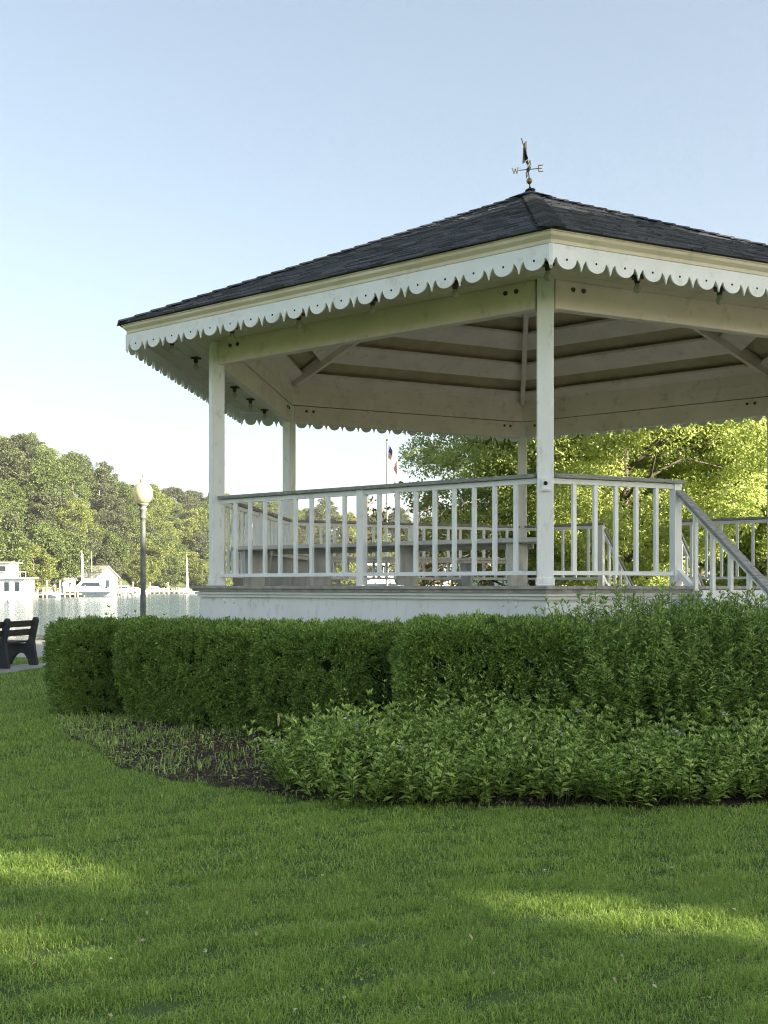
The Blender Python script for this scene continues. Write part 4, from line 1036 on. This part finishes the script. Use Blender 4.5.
# pale low buildings beyond the maples
def long_house(px, Y, w_, d_, eave, ridge, rz, label, nwin, name='riverside_building', doors=()):
    t = thing(name, P2(px, Y), label, 'building', None, rad(rz))
    mb = MB(); mb.box((0, 0, eave / 2), (w_, d_, eave)); mb.add([(-w_ / 2, -d_ / 2, eave), (-w_ / 2, d_ / 2, eave), (-w_ / 2, 0, ridge), (w_ / 2, -d_ / 2, eave), (w_ / 2, d_ / 2, eave), (w_ / 2, 0, ridge)], [(0, 2, 1), (3, 4, 5)]); mb.build('wall', house_white, t)
    mb = MB()
    for sg in (-1, 1):
        q = [(-w_ / 2 - .4, sg * (d_ / 2 + .5), eave - .2), (w_ / 2 + .4, sg * (d_ / 2 + .5), eave - .2), (w_ / 2 + .4, 0, ridge + .05), (-w_ / 2 - .4, 0, ridge + .05)]
        mb.add(q + [(a_, b__, c_ + .16) for a_, b__, c_ in q], [(0, 1, 2, 3), (7, 6, 5, 4), (0, 4, 5, 1), (1, 5, 6, 2), (3, 7, 4, 0)])
    mb.build('roof', roofgrey, t)
    for i in range(nwin):
        x_ = -w_ / 2 + w_ * (i + .5) / nwin
        wn = MB().box((x_, -d_ / 2 - .04, eave * .58), (1.35, .06, 1.25)).build('window', house_white, t)
        MB().box((x_, -d_ / 2 - .075, eave * .58), (1.1, .02, 1.0)).build('pane', glass_w, wn)
    return t
long_house(500, 84, 9, 7, 2.4, 3.5, -4, 'low white riverside building with dark windows behind the left maple', 4)
long_house(610, 78, 11, 8, 2.6, 3.8, 3, 'long white building behind the bright maple at the stair opening', 5)
long_house(735, 72, 10, 8, 3.0, 4.4, -6, 'taller white building behind the far lamp post at right', 4)
# parked cars beside them
carw = M('white_car_paint', (.78, .79, .80), None, .25, spec=.6); tyre = M('tyre_rubber', (.03, .03, .03), None, .8)
def car(px, Y, rz, label):
    t = thing('parked_car', P2(px, Y), label, 'car', 'cars parked beyond the gazebo', rad(rz))
    mb = MB(); mb.plate([(-2.2, .35), (2.2, .35), (2.25, .7), (1.9, .88), (1.0, .98), (.45, 1.42), (-1.3, 1.45), (-1.95, .98), (-2.25, .9)], (0, 0, 0), Vector((1, 0, 0)), Z3, 1.75); mb.build('body', carw, t, bevel=.06)
    for sg in (-1, 1):
        MB().plate([(.85, 1.0), (.40, 1.36), (-1.2, 1.38), (-1.7, 1.02)], (0, sg * .885, 0), Vector((1, 0, 0)), Z3, .02).build('window', glass_w, t)
        for x_ in (-1.4, 1.4): MB().tube([(x_, sg * .70, .33), (x_, sg * .91, .33)], [.33, .33], 16).build('wheel', tyre, t)
    return t
car(446, 58, 8, 'white parked car beyond the sparse red-leaved tree'); car(560, 60, -5, 'white parked car below the bright maple at the gazebo corner post'); car(655, 58, 4, 'white parked car seen through the stair opening'); 

# thin summer haze over the river valley
hzm = bpy.data.materials.new('haze'); hzm.use_nodes = True; hn = hzm.node_tree.nodes; hn.clear()
ho = hn.new('ShaderNodeOutputMaterial'); hv_ = hn.new('ShaderNodeVolumePrincipled'); hv_.inputs['Color'].default_value = (.95, .96, 1, 1); hv_.inputs['Density'].default_value = HAZE; hv_.inputs['Anisotropy'].default_value = .2
hzm.node_tree.links.new(hv_.outputs[0], ho.inputs['Volume'])
hb = MB(); hb.box((200, 1000, 45), (6000, 5200, 98)); struct(hb.build('haze', hzm), 'stuff')
